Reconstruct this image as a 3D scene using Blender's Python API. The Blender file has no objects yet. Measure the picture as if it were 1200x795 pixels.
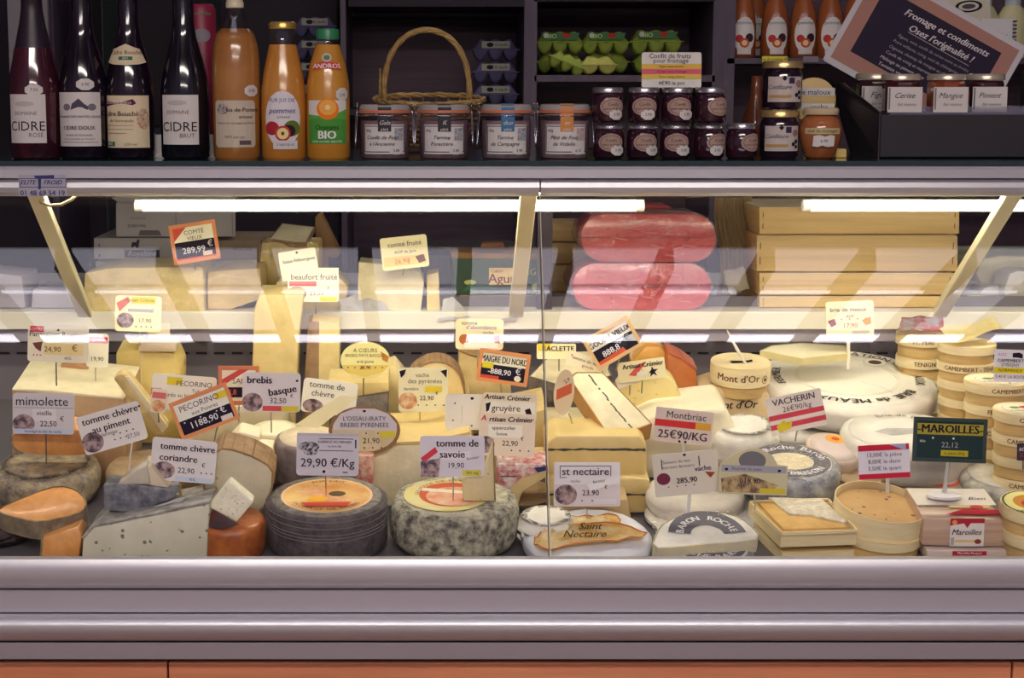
import bpy, bmesh, math, random
from mathutils import Vector, Matrix, noise
random.seed(7)
S = bpy.context.scene
COL = S.collection
# ---------------------------------------------------------------- camera
F = 2000.0; PITCH = math.radians(8.45); CH = 1.38; PPX = 500.0
cam = bpy.data.cameras.new('camera'); cam.sensor_width = 36.0; cam.lens = F/1200*36
cam.shift_x = (600-PPX)/1200; cam.clip_start = .05; cam.clip_end = 60
co = bpy.data.objects.new('camera', cam); COL.objects.link(co)
co.location = (0, 0, CH); co.rotation_euler = (math.pi/2-PITCH, 0, 0); S.camera = co
# ---------------------------------------------------------------- world, exposure
w = bpy.data.worlds.new('world'); S.world = w; w.use_nodes = True
bg = w.node_tree.nodes['Background']; bg.inputs[0].default_value = (.70, .56, .84, 1); bg.inputs[1].default_value = .20
S.view_settings.view_transform = 'Standard'; S.view_settings.look = 'None'
S.view_settings.gamma = 1; S.view_settings.use_curve_mapping = False
S.view_settings.exposure = 0.42
L_TUBE = 7.5; L_FRONT = 17.0; L_PANE = 1.9; L_STRIP = 9.0; L_CEIL = 18.0; L_SHELF = 3.0; L_BACK = 5.5
# ---------------------------------------------------------------- helpers
FW = Vector((0, math.cos(PITCH), -math.sin(PITCH))); UP = Vector((0, math.sin(PITCH), math.cos(PITCH))); CC = Vector((0, 0, CH))
def ray(px, py): return FW+Vector((1, 0, 0))*((px-PPX)/F)+UP*((397.5-py)/F)
def P(px, py, Y):
    d = ray(px, py); return CC+d*(Y/d.y)
def mpp(px, py, Y): return (P(px, py, Y)-CC).dot(FW)/F
def zd(Y): return .585+.18*(Y-2.66)          # top of the sloping deck
def dk(Y):                                   # picture row of the sloping deck at depth Y
    t = math.atan((CH-zd(Y))/Y)-PITCH; return 397.5+F*math.tan(t)
def onplane(px, py, A, n):
    d = ray(px, py); return CC+d*((A-CC).dot(n)/d.dot(n))
def lin(c):
    return tuple(((v/255/12.92) if v/255 <= .04045 else ((v/255+.055)/1.055)**2.4) for v in c)
MATS = {}
def mat(c1, c2=None, scale=30, rough=.55, metal=0, bump=0, bscale=None, emit=0, coat=0, stretch=(1, 1, 1), spots=None, alpha=None, trans=0, sharp=0, spec=.5):
    key = (c1, c2, scale, rough, metal, bump, bscale, emit, coat, stretch, spots, alpha, trans, sharp, spec)
    if key in MATS: return MATS[key]
    m = bpy.data.materials.new('mat'); m.use_nodes = True; MATS[key] = m
    nt = m.node_tree; b = nt.nodes['Principled BSDF']; L = nt.links
    b.inputs['Base Color'].default_value = (*lin(c1), 1); b.inputs['Roughness'].default_value = rough; b.inputs['Metallic'].default_value = metal
    b.inputs['Specular IOR Level'].default_value = spec
    if coat: b.inputs['Coat Weight'].default_value = coat; b.inputs['Coat Roughness'].default_value = .12
    if trans: b.inputs['Transmission Weight'].default_value = trans
    if emit: b.inputs['Emission Color'].default_value = (*lin(c1), 1); b.inputs['Emission Strength'].default_value = emit
    if c2 or bump or spots:
        tc = nt.nodes.new('ShaderNodeTexCoord'); mp = nt.nodes.new('ShaderNodeMapping'); mp.inputs['Scale'].default_value = stretch
        L.new(tc.outputs['Object'], mp.inputs[0])
        n = nt.nodes.new('ShaderNodeTexNoise'); n.inputs['Scale'].default_value = scale; n.inputs['Detail'].default_value = 6; n.inputs['Roughness'].default_value = .62
        L.new(mp.outputs[0], n.inputs['Vector']); col = None
        if c2:
            r = nt.nodes.new('ShaderNodeValToRGB'); e = r.color_ramp.elements
            e[0].position = .32+.13*sharp; e[1].position = .68-.13*sharp; e[0].color = (*lin(c1), 1); e[1].color = (*lin(c2), 1)
            L.new(n.outputs['Fac'], r.inputs[0]); col = r.outputs[0]; L.new(col, b.inputs['Base Color'])
        if spots:                             # (colour, scale, size): small holes or herbs
            v = nt.nodes.new('ShaderNodeTexVoronoi'); v.inputs['Scale'].default_value = spots[1]; L.new(mp.outputs[0], v.inputs['Vector'])
            k = nt.nodes.new('ShaderNodeMath'); k.operation = 'LESS_THAN'; k.inputs[1].default_value = spots[2]; L.new(v.outputs['Distance'], k.inputs[0])
            n3 = nt.nodes.new('ShaderNodeTexNoise'); n3.inputs['Scale'].default_value = spots[1]*.6; L.new(mp.outputs[0], n3.inputs['Vector'])
            g = nt.nodes.new('ShaderNodeMath'); g.operation = 'GREATER_THAN'; g.inputs[1].default_value = .52; L.new(n3.outputs['Fac'], g.inputs[0])
            k2 = nt.nodes.new('ShaderNodeMath'); k2.operation = 'MULTIPLY'; L.new(k.outputs[0], k2.inputs[0]); L.new(g.outputs[0], k2.inputs[1])
            mx = nt.nodes.new('ShaderNodeMix'); mx.data_type = 'RGBA'; L.new(k2.outputs[0], mx.inputs['Factor'])
            mx.inputs['B'].default_value = (*lin(spots[0]), 1)
            if col: L.new(col, mx.inputs['A'])
            else: mx.inputs['A'].default_value = (*lin(c1), 1)
            L.new(mx.outputs['Result'], b.inputs['Base Color'])
        if bump:
            n2 = nt.nodes.new('ShaderNodeTexNoise'); n2.inputs['Scale'].default_value = bscale or scale*2.5; n2.inputs['Detail'].default_value = 5
            L.new(mp.outputs[0], n2.inputs['Vector']); bp = nt.nodes.new('ShaderNodeBump'); bp.inputs['Strength'].default_value = bump; bp.inputs['Distance'].default_value = .004
            L.new(n2.outputs['Fac'], bp.inputs['Height']); L.new(bp.outputs[0], b.inputs['Normal'])
    if alpha is not None: b.inputs['Alpha'].default_value = alpha
    return m
def clear(tint=(1, 1, 1), base=.045, gain=.5, rough=.0, bump=0, dirt=0):
    key = ('clear', tint, base, gain, rough, bump, dirt)
    if key in MATS: return MATS[key]
    m = bpy.data.materials.new('clear'); m.use_nodes = True; MATS[key] = m; nt = m.node_tree; nt.nodes.clear(); L = nt.links
    o = nt.nodes.new('ShaderNodeOutputMaterial'); t = nt.nodes.new('ShaderNodeBsdfTransparent'); t.inputs[0].default_value = (*tint, 1)
    g = nt.nodes.new('ShaderNodeBsdfGlossy'); g.inputs['Roughness'].default_value = rough
    lw = nt.nodes.new('ShaderNodeLayerWeight'); p = nt.nodes.new('ShaderNodeMath'); p.operation = 'POWER'; p.inputs[1].default_value = 4; L.new(lw.outputs['Facing'], p.inputs[0])
    a = nt.nodes.new('ShaderNodeMath'); a.operation = 'MULTIPLY_ADD'; a.inputs[1].default_value = gain; a.inputs[2].default_value = base; L.new(p.outputs[0], a.inputs[0])
    mx = nt.nodes.new('ShaderNodeMixShader'); L.new(a.outputs[0], mx.inputs[0]); L.new(t.outputs[0], mx.inputs[1]); L.new(g.outputs[0], mx.inputs[2]); L.new(mx.outputs[0], o.inputs[0])
    if bump:
        tc = nt.nodes.new('ShaderNodeTexCoord'); n = nt.nodes.new('ShaderNodeTexNoise'); n.inputs['Scale'].default_value = 22; n.inputs['Detail'].default_value = 4; n.inputs['Distortion'].default_value = 1.5
        L.new(tc.outputs['Object'], n.inputs['Vector']); bp = nt.nodes.new('ShaderNodeBump'); bp.inputs['Strength'].default_value = bump; bp.inputs['Distance'].default_value = .02
        L.new(n.outputs['Fac'], bp.inputs['Height']); L.new(bp.outputs[0], g.inputs['Normal'])
    return m
def thing(name, label, cat, loc, group=None, rot=(0, 0, 0)):
    o = bpy.data.objects.new(name, None); COL.objects.link(o); o.empty_display_size = .02
    o.location = loc; o.rotation_euler = rot; o['label'] = label; o['category'] = cat
    if group: o['group'] = group
    return o
def part(name, bm, m, parent=None, smooth=False, world=False, label=None):
    """world=True: the bmesh is in world coordinates of an unrotated parent"""
    if world and parent is not None:
        q = parent
        while q: 
            off = q.location.copy(); bmesh.ops.translate(bm, vec=-off, verts=bm.verts); q = q.parent
    me = bpy.data.meshes.new(name); bm.normal_update(); bm.to_mesh(me); bm.free()
    for k in (m if isinstance(m, (list, tuple)) else [m]): me.materials.append(k)
    if smooth:
        me.shade_smooth()
        if smooth is not True: me.set_sharp_from_angle(angle=math.radians(smooth))
    o = bpy.data.objects.new(name, me); COL.objects.link(o)
    if parent is not None: o.parent = parent
    if label: o['label'] = label
    return o
def copy_tree(o, parent=None, loc=None, label=None):
    c = o.copy(); COL.objects.link(c); c.parent = parent
    if loc is not None: c.location = loc
    if label: c['label'] = label
    for ch in list(o.children): copy_tree(ch, c)
    return c
def struct(name, bm, m, **k):
    o = part(name, bm, m, **k); o['kind'] = 'structure'; return o
def box(bm, c, s, bev=0, M=None, seg=2):
    r = bmesh.ops.create_cube(bm, size=1); vs = r['verts']
    bmesh.ops.scale(bm, vec=s, verts=vs)
    if bev:
        es = list({e for v in vs for e in v.link_edges}); g = bmesh.ops.bevel(bm, geom=es, offset=bev, segments=seg, affect='EDGES', profile=.5); vs = [v for v in g['verts']] + [v for v in vs if v.is_valid]; vs = list(set(vs))
    if M is not None: bmesh.ops.transform(bm, matrix=M, verts=vs)
    bmesh.ops.translate(bm, vec=c, verts=vs); return bm
def bx(c, s, bev=0, M=None): return box(bmesh.new(), c, s, bev, M)
def lathe(prof, seg=40, s=1.0, bm=None, cap=True, a0=0, a1=2*math.pi, c=(0, 0, 0), sx=1, sy=1):
    """prof: list of (r,z)."""
    bm = bm or bmesh.new(); full = abs(a1-a0-2*math.pi) < 1e-6; rings = []
    n = seg if full else seg+1
    for r, z in prof:
        if r < 1e-6: rings.append([bm.verts.new((c[0], c[1], c[2]+z*s))]); continue
        rings.append([bm.verts.new((c[0]+r*s*sx*math.sin(a0+(a1-a0)*i/seg), c[1]-r*s*sy*math.cos(a0+(a1-a0)*i/seg), c[2]+z*s)) for i in range(n)])
    for A, B in zip(rings, rings[1:]):
        for i in range(seg):
            j = (i+1) % n
            if len(A) == 1 and len(B) == 1: continue
            if len(A) == 1: bm.faces.new((A[0], B[j], B[i]))
            elif len(B) == 1: bm.faces.new((A[i], A[j], B[0]))
            else: bm.faces.new((A[i], A[j], B[j], B[i]))
    if cap and full:
        if len(rings[0]) > 1: bm.faces.new(list(reversed(rings[0])))
        if len(rings[-1]) > 1: bm.faces.new(rings[-1])
    return bm
def tube(bm, pts, r, n=8, closed=False):
    pts = [Vector(p) for p in pts]; rings = []; N = len(pts)
    for i, p in enumerate(pts):
        a = pts[(i-1) % N] if (closed or i) else p; b = pts[(i+1) % N] if (closed or i < N-1) else p
        t = (b-a).normalized(); u = t.cross(Vector((0.13, .21, 1)).normalized())
        if u.length < .1: u = t.cross(Vector((1, 0, 0)))
        u.normalize(); v = t.cross(u); rr = r[i] if isinstance(r, (list, tuple)) else r
        rings.append([bm.verts.new(p+(u*math.cos(2*math.pi*k/n)+v*math.sin(2*math.pi*k/n))*rr) for k in range(n)])
    rng = range(N) if closed else range(N-1)
    for i in rng:
        A, B = rings[i], rings[(i+1) % N]
        for k in range(n): bm.faces.new((A[k], A[(k+1) % n], B[(k+1) % n], B[k]))
    if not closed: bm.faces.new(list(reversed(rings[0]))); bm.faces.new(rings[-1])
    return bm
def prism(pts, ext, bev=0, rough=0, rs=25, cuts=3, seg=2):
    """solid from a planar outline (world points) and an extrusion vector"""
    bm = bmesh.new(); ext = Vector(ext); n = len(pts)
    a = [bm.verts.new(p) for p in pts]; b = [bm.verts.new(Vector(p)+ext) for p in pts]
    bm.faces.new(a); bm.faces.new(list(reversed(b)))
    for i in range(n): bm.faces.new((a[i], b[i], b[(i+1) % n], a[(i+1) % n]))
    bmesh.ops.recalc_face_normals(bm, faces=bm.faces)
    if bev: bmesh.ops.bevel(bm, geom=list(bm.edges), offset=bev, segments=seg, affect='EDGES', profile=.5, clamp_overlap=True)
    if rough: roughen(bm, rough, rs, cuts)
    return bm
def roughen(bm, amp, rs=25, cuts=3):
    bmesh.ops.triangulate(bm, faces=bm.faces)
    for _ in range(cuts):
        es = [e for e in bm.edges if e.calc_length() > .012]
        if not es or len(bm.faces) > 9000: break
        bmesh.ops.subdivide_edges(bm, edges=es, cuts=1); bmesh.ops.triangulate(bm, faces=[f for f in bm.faces if len(f.verts) > 3])
    for v in bm.verts: v.co += noise.noise_vector(v.co*rs)*amp + noise.noise_vector(v.co*rs*3)*amp*.35
def smooth_pts(pts, k=3):
    """Catmull-Rom through pixel points (closed)"""
    out = []; n = len(pts)
    for i in range(n):
        p0, p1, p2, p3 = pts[i-1], pts[i], pts[(i+1) % n], pts[(i+2) % n]
        for j in range(k):
            t = j/k; out.append(tuple(.5*((2*p1[a])+(-p0[a]+p2[a])*t+(2*p0[a]-5*p1[a]+4*p2[a]-p3[a])*t*t+(-p0[a]+3*p1[a]-3*p2[a]+p3[a])*t**3) for a in (0, 1)))
    return out
def flatfan(bm, pts, f):
    cx = sum(p[0] for p in pts)/len(pts); cy = sum(p[1] for p in pts)/len(pts); W_ = max(p[0] for p in pts)-min(p[0] for p in pts); K = 1 if len(pts) < 6 and W_ < 12 else 4
    rg = [[bm.verts.new(f(cx+(p[0]-cx)*k/K, cy+(p[1]-cy)*k/K)) for p in pts] for k in range(1, K+1)]; ce = bm.verts.new(f(cx, cy)); n = len(pts)
    for i in range(n):
        j = (i+1) % n; bm.faces.new((ce, rg[0][i], rg[0][j]))
        for A, B in zip(rg, rg[1:]): bm.faces.new((A[i], B[i], B[j], A[j]))
def densify(pts, d):
    out = []
    for i, p in enumerate(pts):
        q = pts[(i+1) % len(pts)]; n = max(1, int(math.hypot(q[0]-p[0], q[1]-p[1])/d)); out += [(p[0]+(q[0]-p[0])*k/n, p[1]+(q[1]-p[1])*k/n) for k in range(n)]
    return out
TC = {}
def text_data(s, bold=0, shear=0, space=1.0):
    k = (s, bold, shear, space)
    if k not in TC:
        c = bpy.data.curves.new('t', 'FONT'); c.body = s; c.size = 1; c.align_x = 'CENTER'; c.align_y = 'CENTER'; c.resolution_u = 2; c.shear = shear; c.offset = bold; c.space_character = space
        o = bpy.data.objects.new('t', c); COL.objects.link(o); bpy.context.view_layer.update()
        me = bpy.data.meshes.new_from_object(o.evaluated_get(bpy.context.evaluated_depsgraph_get()))
        TC[k] = ([v.co.copy() for v in me.vertices], [tuple(p.vertices) for p in me.polygons])
        bpy.data.objects.remove(o); bpy.data.curves.remove(c); bpy.data.meshes.remove(me)
    return TC[k]
def add_text(bm, s, fn, bold=0, shear=0, space=1.0):
    vs, fs = text_data(s, 0, shear, space); o = Vector(fn(0, 0)); n = (Vector(fn(.1, 0))-o).cross(Vector(fn(0, .1))-o).normalized()
    for k, sh in enumerate((0,) if not bold else (-bold, 0, bold)):       # bold: the letter struck three times, a hair apart
        nv = [bm.verts.new(Vector(fn(v.x+sh, v.y))+n*(.00009*k)) for v in vs]
        for f in fs:
            try: bm.faces.new([nv[i] for i in f])
            except ValueError: pass
def flatxf(O, R, U, N):
    """picture-unit frame on a surface: returns g(x,y_down,off)->point"""
    return lambda x, y, o=0: O+R*x-U*y+N*o
def marks(root, g, items, base=.0004, fit=None):
    """prints on a surface. ('b',x0,y0,x1,y1,col) band, ('q',[(x,y)..],col) shape, ('o',x,y,rx,ry,col) disc, ('t',s,x,y,size,col[,bold,rot,shear]) text"""
    lay = base; texts = {}
    for it in items:
        k = it[0]
        if k == 't':
            s, x, y, sz, c = it[1:6]; bold = it[6] if len(it) > 6 else 0; rot = math.radians(it[7]) if len(it) > 7 else 0; sh = it[8] if len(it) > 8 else 0
            bm = texts.setdefault(c, bmesh.new()); sw = 1.0
            if fit:
                vv = text_data(s, 0, sh)[0]; wd_ = (max(v.x for v in vv)-min(v.x for v in vv))*sz if vv else 0; lim = 2*(fit-abs(x)); sw = min(1.0, lim/wd_) if wd_ else 1.0
            ca, sa = math.cos(rot), math.sin(rot)
            add_text(bm, s, lambda a, b: g(x+(a*sw*ca+b*sa)*sz, y-(b*ca-a*sw*sa)*sz, lay+.0003), bold, sh)
            continue
        bm = bmesh.new()
        if k == 'b': pts = [(it[1], it[2]), (it[3], it[2]), (it[3], it[4]), (it[1], it[4])]; c = it[5]; nm = 'printed_band'
        elif k == 'q': pts = it[1]; c = it[2]; nm = 'printed_shape'
        else: pts = [(it[1]+it[3]*math.cos(a*math.pi/12), it[2]+it[4]*math.sin(a*math.pi/12)) for a in range(24)]; c = it[5]; nm = 'printed_picture'
        # split wide bands so they can follow curved surfaces
        if k == 'b' :
            n = 12; xs = [it[1]+(it[3]-it[1])*i/n for i in range(n+1)]
            a = [bm.verts.new(g(x, it[2], lay)) for x in xs]; b = [bm.verts.new(g(x, it[4], lay)) for x in xs]
            for i in range(n): bm.faces.new((a[i], a[i+1], b[i+1], b[i]))
        else: 
            flatfan(bm, pts, lambda a, b: g(a, b, lay))
        mm = c if not isinstance(c, tuple) else mat(c, rough=.8, spec=.15)
        part(nm, bm, mm, root, world=False); lay += .00025
    for c, bm in texts.items(): part('lettering', bm, mat(c, rough=.9, spec=.08), root)
INK = (38, 30, 48); WHITE = (238, 236, 238); CREAM = (250, 244, 214); RED = (214, 70, 70); PINK = (226, 110, 120); YEL = (236, 214, 60); ORG = (226, 140, 70); GREY = (150, 145, 155); DARK = (40, 32, 48)
PHOTO = mat((184, 156, 156), (70, 54, 66), 90, .5, sharp=.6)
PHOTO2 = mat((210, 120, 70), (240, 215, 160), 70, .5, sharp=.5)
STEEL = mat((190, 188, 195), rough=.25, metal=1)
def sign(label, cx, cy, w, h, rot, Y, items, bg=CREAM, pin=None, frame=None, shape='rect', name='price_sign', cat='price sign', yaw=0, pinmat=None, pinr=.9, group=None, foot=None, r=4):
    s = mpp(cx, cy, Y); O = P(cx, cy, Y); ro = math.radians(rot)
    tilt = math.radians(6); ya = math.radians(yaw)
    R0 = Vector((math.cos(ya), math.sin(ya), 0)); N = Vector((math.sin(ya)*math.cos(tilt), -math.cos(ya)*math.cos(tilt), math.sin(tilt))); U0 = N.cross(R0)
    R0 = R0/max(.3, math.cos(ya))
    R = (R0*math.cos(ro)-U0*math.sin(ro)); U = (U0*math.cos(ro)+R0*math.sin(ro))
    R = R*s; U = U*s; N = N.normalized()
    pe = P(pin[0], pin[1], Y+(.012 if len(pin) < 3 else pin[2])) if pin else P(cx, cy+h/2, Y)
    t = thing(name, label, cat, pe, group)
    g = flatxf(O-pe, R, U, N)
    if shape == 'oval': pts = [(w/2*math.cos(a*math.pi/16), h/2*math.sin(a*math.pi/16)) for a in range(32)]
    elif shape == 'rect':
        pts = []; 
        for (qx, qy, a0) in ((w/2-r, -h/2+r, -90), (w/2-r, h/2-r, 0), (-w/2+r, h/2-r, 90), (-w/2+r, -h/2+r, 180)):
            for k in range(4): a = math.radians(a0+30*k); pts.append((qx+r*math.cos(a), qy+r*math.sin(a)))
    else: pts = shape
    bm = prism([g(x, y, 0) for x, y in pts], -N*.0016)
    part('card', bm, mat(bg, rough=.6, spec=.3) if isinstance(bg, tuple) else bg, t)
    if frame:
        fm = bmesh.new(); fw = 3.2
        for a, b, c, d in ((-w/2-1, -h/2-1, w/2+1, -h/2+fw), (-w/2-1, h/2-fw, w/2+1, h/2+1), (-w/2-1, -h/2+fw, -w/2+fw, h/2-fw), (w/2-fw, -h/2+fw, w/2+1, h/2-fw)):
            q = prism([g(a, b, .002), g(c, b, .002), g(c, d, .002), g(a, d, .002)], -N*.004); me = bpy.data.meshes.new('x'); q.to_mesh(me); fm.from_mesh(me); q.free(); bpy.data.meshes.remove(me)
        part('frame', fm, mat(frame, rough=.5), t)
    marks(t, g, items, fit=w/2-2)
    if pin:
        a = g(0, h/2-3, -.002); e = Vector((0, 0, 0))
        if name == 'price_sign' and not foot: a = g(max(-w/2+4, min(w/2-4, (pin[0]-cx))), h/2-3, -.002)
        bm = tube(bmesh.new(), [a, (a+e)/2, e-Vector((0, 0, .008))], pinr*s, 6); part('pin' if not foot else 'stem', bm, pinmat or STEEL, t)
    if foot: part('foot', lathe([(foot, 0), (foot, 3), (foot*.9, 4), (3, 6), (3, 9), (0, 9)], s=s, sy=.8), mat((225, 222, 225), rough=.35), t, smooth=40)
    return t
def solid(label, name, cat, pts, Y, ext=.08, m=None, bev=.003, rough=0, rs=25, dz=.18, dx=0, group=None, sm=0, shift=0, bend=None, base=None, parts=None, body='body', tall=None):
    """block whose face towards the customer is given as picture points on the vertical plane Y; ext is its depth"""
    pts = [(x, dk(Y) if y is None else y) for x, y in pts]
    if sm: pts = smooth_pts(pts, sm)
    wp = [P(x, y, Y) for x, y in pts]
    lo = min(p.z for p in wp); cx = sum(p.x for p in wp)/len(wp); loc = Vector((cx, Y+ext/2, lo))
    t = thing(name, label, cat, loc, group)
    bm = prism([p-loc for p in wp], (dx, ext, dz*ext), bev, rough, rs); part(body, bm, m, t, smooth=35)
    return t
def top_solid(label, name, cat, pts, A, tilt, h, m, side=None, bev=.002, rough=0, rs=25, group=None, sm=0, azim=0, rind=None, body='body'):
    """piece whose upper face is given as picture points on a plane through A=(px,py,Y) tilted towards the customer by tilt degrees; h thickness in m"""
    if sm: pts = smooth_pts(pts, sm)
    t_ = math.radians(tilt); az = math.radians(azim); n = Vector((math.sin(az)*math.sin(t_), -math.cos(az)*math.sin(t_), math.cos(t_))); A = P(*A)
    wp = [onplane(x, y, A, n) for x, y in pts]; c = sum(wp, Vector())/len(wp); loc = c-n*h
    t = thing(name, label, cat, loc, group)
    part(body, prism([p-loc for p in wp], -n*h, bev, rough, rs), m, t, smooth=35)
    if side is not None:
        k = len(wp); bm = bmesh.new(); out = []
        for p in wp: d = (p-c); d -= n*d.dot(n); out.append(p+d.normalized()*.0022)
        rng = rind if rind else range(k)
        for i in rng:
            j = (i+1) % k; a, b = out[i]-loc, out[j]-loc; q = n*(h*1.02)
            ai, bi = wp[i]-loc, wp[j]-loc
            vs = [bm.verts.new(v) for v in (a, b, b-q, a-q)]; bm.faces.new(vs)
            vs = [bm.verts.new(v) for v in (ai+n*.0006, bi+n*.0006, b, a)]; bm.faces.new(vs)
        bmesh.ops.remove_doubles(bm, verts=bm.verts, dist=.0001); part('rind', bm, side, t, smooth=40)
    return t
def wheel(label, cx, cy, Y, r, h, side, top=None, tilt=10, name='round_cheese', cat='cheese', bev=5, disc=None, rough=.0012, group=None, tiltx=0, body='body', seg=56, sag=0, film=False):
    """cheese wheel: (cx,cy,Y) middle of the upper face, r and h in picture units"""
    s = mpp(cx, cy, Y); T = P(cx, cy, Y); ti = math.radians(tilt); rx = Matrix.Rotation(ti, 3, 'X') @ Matrix.Rotation(math.radians(tiltx), 3, 'Y')
    n = rx @ Vector((0, 0, 1)); h = min(h, (T.z-zd(T.y))*.98/s-.5); bev = min(bev, h*.45); t = thing(name, label, cat, T-n*h*s, group, rot=rx.to_euler())
    pr = [(0, 0), (r*.5, 0), (r-bev, 0), (r-bev*.3, bev*.3), (r, bev), (r*1.0+sag, h*.35), (r+sag, h*.65), (r, h-bev), (r-bev*.3, h-bev*.3), (r-bev, h), (r*.8, h), (r*.6, h), (r*.4, h), (r*.2, h), (0, h)]
    bm = lathe(pr, seg, s)
    if rough:
        for v in bm.verts: v.co += noise.noise_vector(v.co*22)*rough+noise.noise_vector(v.co*70)*rough*.4
    part(body, bm, side, t, smooth=True)
    if top is not None and top is not side:
        part('upper_rind', lathe([(0, h+.6), (r*.5, h+.7), (r-bev*1.1, h+.5), (r-bev*1.1, h-.4)], seg, s, cap=False), top, t, smooth=True)
    if film:
        fb = lathe([(r+1, h*.1), (r+1.8+sag, h*.4), (r+1.8+sag, h*.65), (r+1.2, h-bev), (r-bev*.2, h-bev*.2), (r-bev, h+1.4), (r*.7, h+2), (r*.35, h+1.8), (0, h+2)], seg, s, cap=False)
        for v in fb.verts: v.co += noise.noise_vector(v.co*40)*.0015
        part('film_wrap', fb, FILM if film is True else film, t, smooth=True)
    t['s_'] = s; t['h_'] = h
    return t
def topmarks(t, items, lift=.0014):
    s = t['s_']; h = t['h_']; part_g = lambda x, y, o=0: Vector((x*s, -y*s, h*s+lift+o)); marks(t, part_g, items)
def ring_text(t, s_, r, size, col, centre=-90, step=None, inward=False, bold=0, lift=.0026):
    """letters around the top of a wheel; centre in degrees (0 = right, -90 = towards the customer)"""
    s = t['s_']; h = t['h_']; bm = bmesh.new(); ws = []
    for ch in s_: vv = text_data(ch, 0)[0]; ws.append((max(v.x for v in vv)-min(v.x for v in vv)+.13)*size if vv else size*.4)
    tot = sum(ws); pos = -tot/2
    for ch, w_ in zip(s_, ws):
        off = math.degrees((pos+w_/2)/r); pos += w_
        if ch == ' ': continue
        a = math.radians(centre+(off if inward else -off)); ca, sa = math.cos(a), math.sin(a); k = -1 if inward else 1
        add_text(bm, ch, lambda x, y: Vector(((r*ca+k*(sa*x+ca*y)*size)*s, (r*sa+k*(-ca*x+sa*y)*size)*s, h*s+lift)), bold)
    part('lettering', bm, mat(col, rough=.5), t)
def clip(d):
    for k in ('s_', 'h_'):
        if k in d: del d[k]
def paper(name, parent_loc, quad, Y4, amp, m, parent, nx=24, ny=16, rs=18, thick=.0006, seed=0, sag=0):
    """crumpled sheet between four picture corners with their depths"""
    c = [P(q[0], q[1], y) for q, y in zip(quad, Y4)]; bm = bmesh.new(); g = []
    for j in range(ny+1):
        row = []
        for i in range(nx+1):
            u, v = i/nx, j/ny; p = (c[0]*(1-u)+c[1]*u)*(1-v)+(c[3]*(1-u)+c[2]*u)*v
            p = p+noise.noise_vector(p*rs+Vector((seed, 0, 0)))*amp+noise.noise_vector(p*rs*2.7+Vector((seed, 5, 0)))*amp*.5; p.z -= sag*4*u*(1-u)
            row.append(bm.verts.new(p-parent_loc))
        g.append(row)
    for j in range(ny):
        for i in range(nx): bm.faces.new((g[j][i], g[j][i+1], g[j+1][i+1], g[j+1][i]))
    bmesh.ops.solidify(bm, geom=list(bm.faces), thickness=thick)
    return part(name, bm, m, parent, smooth=30)
# ================================================================ THE SETTING
XL, XR = -1.9, 2.2
ALU = mat((200, 198, 204), (192, 190, 198), 5, .36, .5, stretch=(.2, 4, 4))
ALU2 = mat((172, 166, 176), rough=.5, metal=.3)
WD = mat((222, 146, 106), (196, 120, 86), 9, .45, stretch=(.25, 5, 5), bump=.08)
struct('floor', bx((0, 1.5, -.03), (9, 12, .06)), mat((120, 84, 74), (98, 70, 66), 3, .4))
struct('wall_back', bx((.2, 5.75, 1.6), (8, .1, 3.4)), mat((58, 40, 56), (44, 30, 44), 8, .6, stretch=(1, 1, 6)))
struct('wall_left', bx((-3.4, 2.6, 2.3), (.1, 6.4, 4.6)), mat((120, 108, 118), rough=.7))
struct('wall_right', bx((3.8, 2.6, 2.3), (.1, 6.4, 4.6)), mat((120, 108, 118), rough=.7))
struct('ceiling', bx((.2, 4.3, 2.92), (7.2, 3.0, .08)), mat((110, 100, 112), rough=.8))
# glazed lean-to canopy over the customers: rafters, lit panes, a lamp batten (seen mirrored in the case glass)
GN = None
def refl(px, py, A, n):
    """where the view through (px,py), mirrored by the case glass, meets a plane"""
    d = ray(px, py); h = CC+d*((GA-CC).dot(GNv)/d.dot(GNv)); r = d-GNv*2*d.dot(GNv); return h+r*((A-h).dot(n)/r.dot(n))
GA = P(500, 230, 2.98); GB = P(500, 652, 2.64); GT = (GB-GA); GNv = Vector((1, 0, 0)).cross(GT).normalized(); GNv = GNv if GNv.y < 0 else -GNv
sl = math.radians(40); CNn = Vector((0, -math.sin(sl), -math.cos(sl))); CD = Vector((0, -math.cos(sl), math.sin(sl)))   # CD: up the slope, away from the shop
CA = refl(500, 403, Vector((0, 0, 3.3)), Vector((0, 0, 1)))
def cpos(py): return (refl(500, py, CA, CNn)-CA).dot(CD)
def canopy_box(x, sx, p0, p1, lift, th):
    a, b = cpos(p0), cpos(p1); m = CA+CD*((a+b)/2)-CNn*lift
    return bx(tuple(m+Vector((x, 0, 0))), (sx, abs(a-b), th), M=Matrix.Rotation(-sl, 4, 'X'))
dxr = (refl(599, 403, CA, CNn)-refl(500, 403, CA, CNn)).x
struct('ceiling', bx((.2, -.2, 4.5), (7.2, 6.0, .08)), mat((70, 60, 72), rough=.8))
x0r = refl(439, 403, CA, CNn).x
for k in range(-9, 12):
    x = x0r+k*dxr
    struct('trim_1' , canopy_box(x, dxr*.13, 300, 412, -.02, .06), mat((60, 52, 60), rough=.8))
    for a, b, L in ((305, 344, L_PANE), (350, 397, L_PANE)):
        struct('window_1', canopy_box(x+dxr/2, dxr*.86, a, b, .02, .01), mat((226, 222, 240), emit=L, rough=.6))
    lamp = None
bat = thing('batten_lamp', 'long white batten lamp under the glazed canopy over the customers', 'lamp', tuple(CA))
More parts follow.
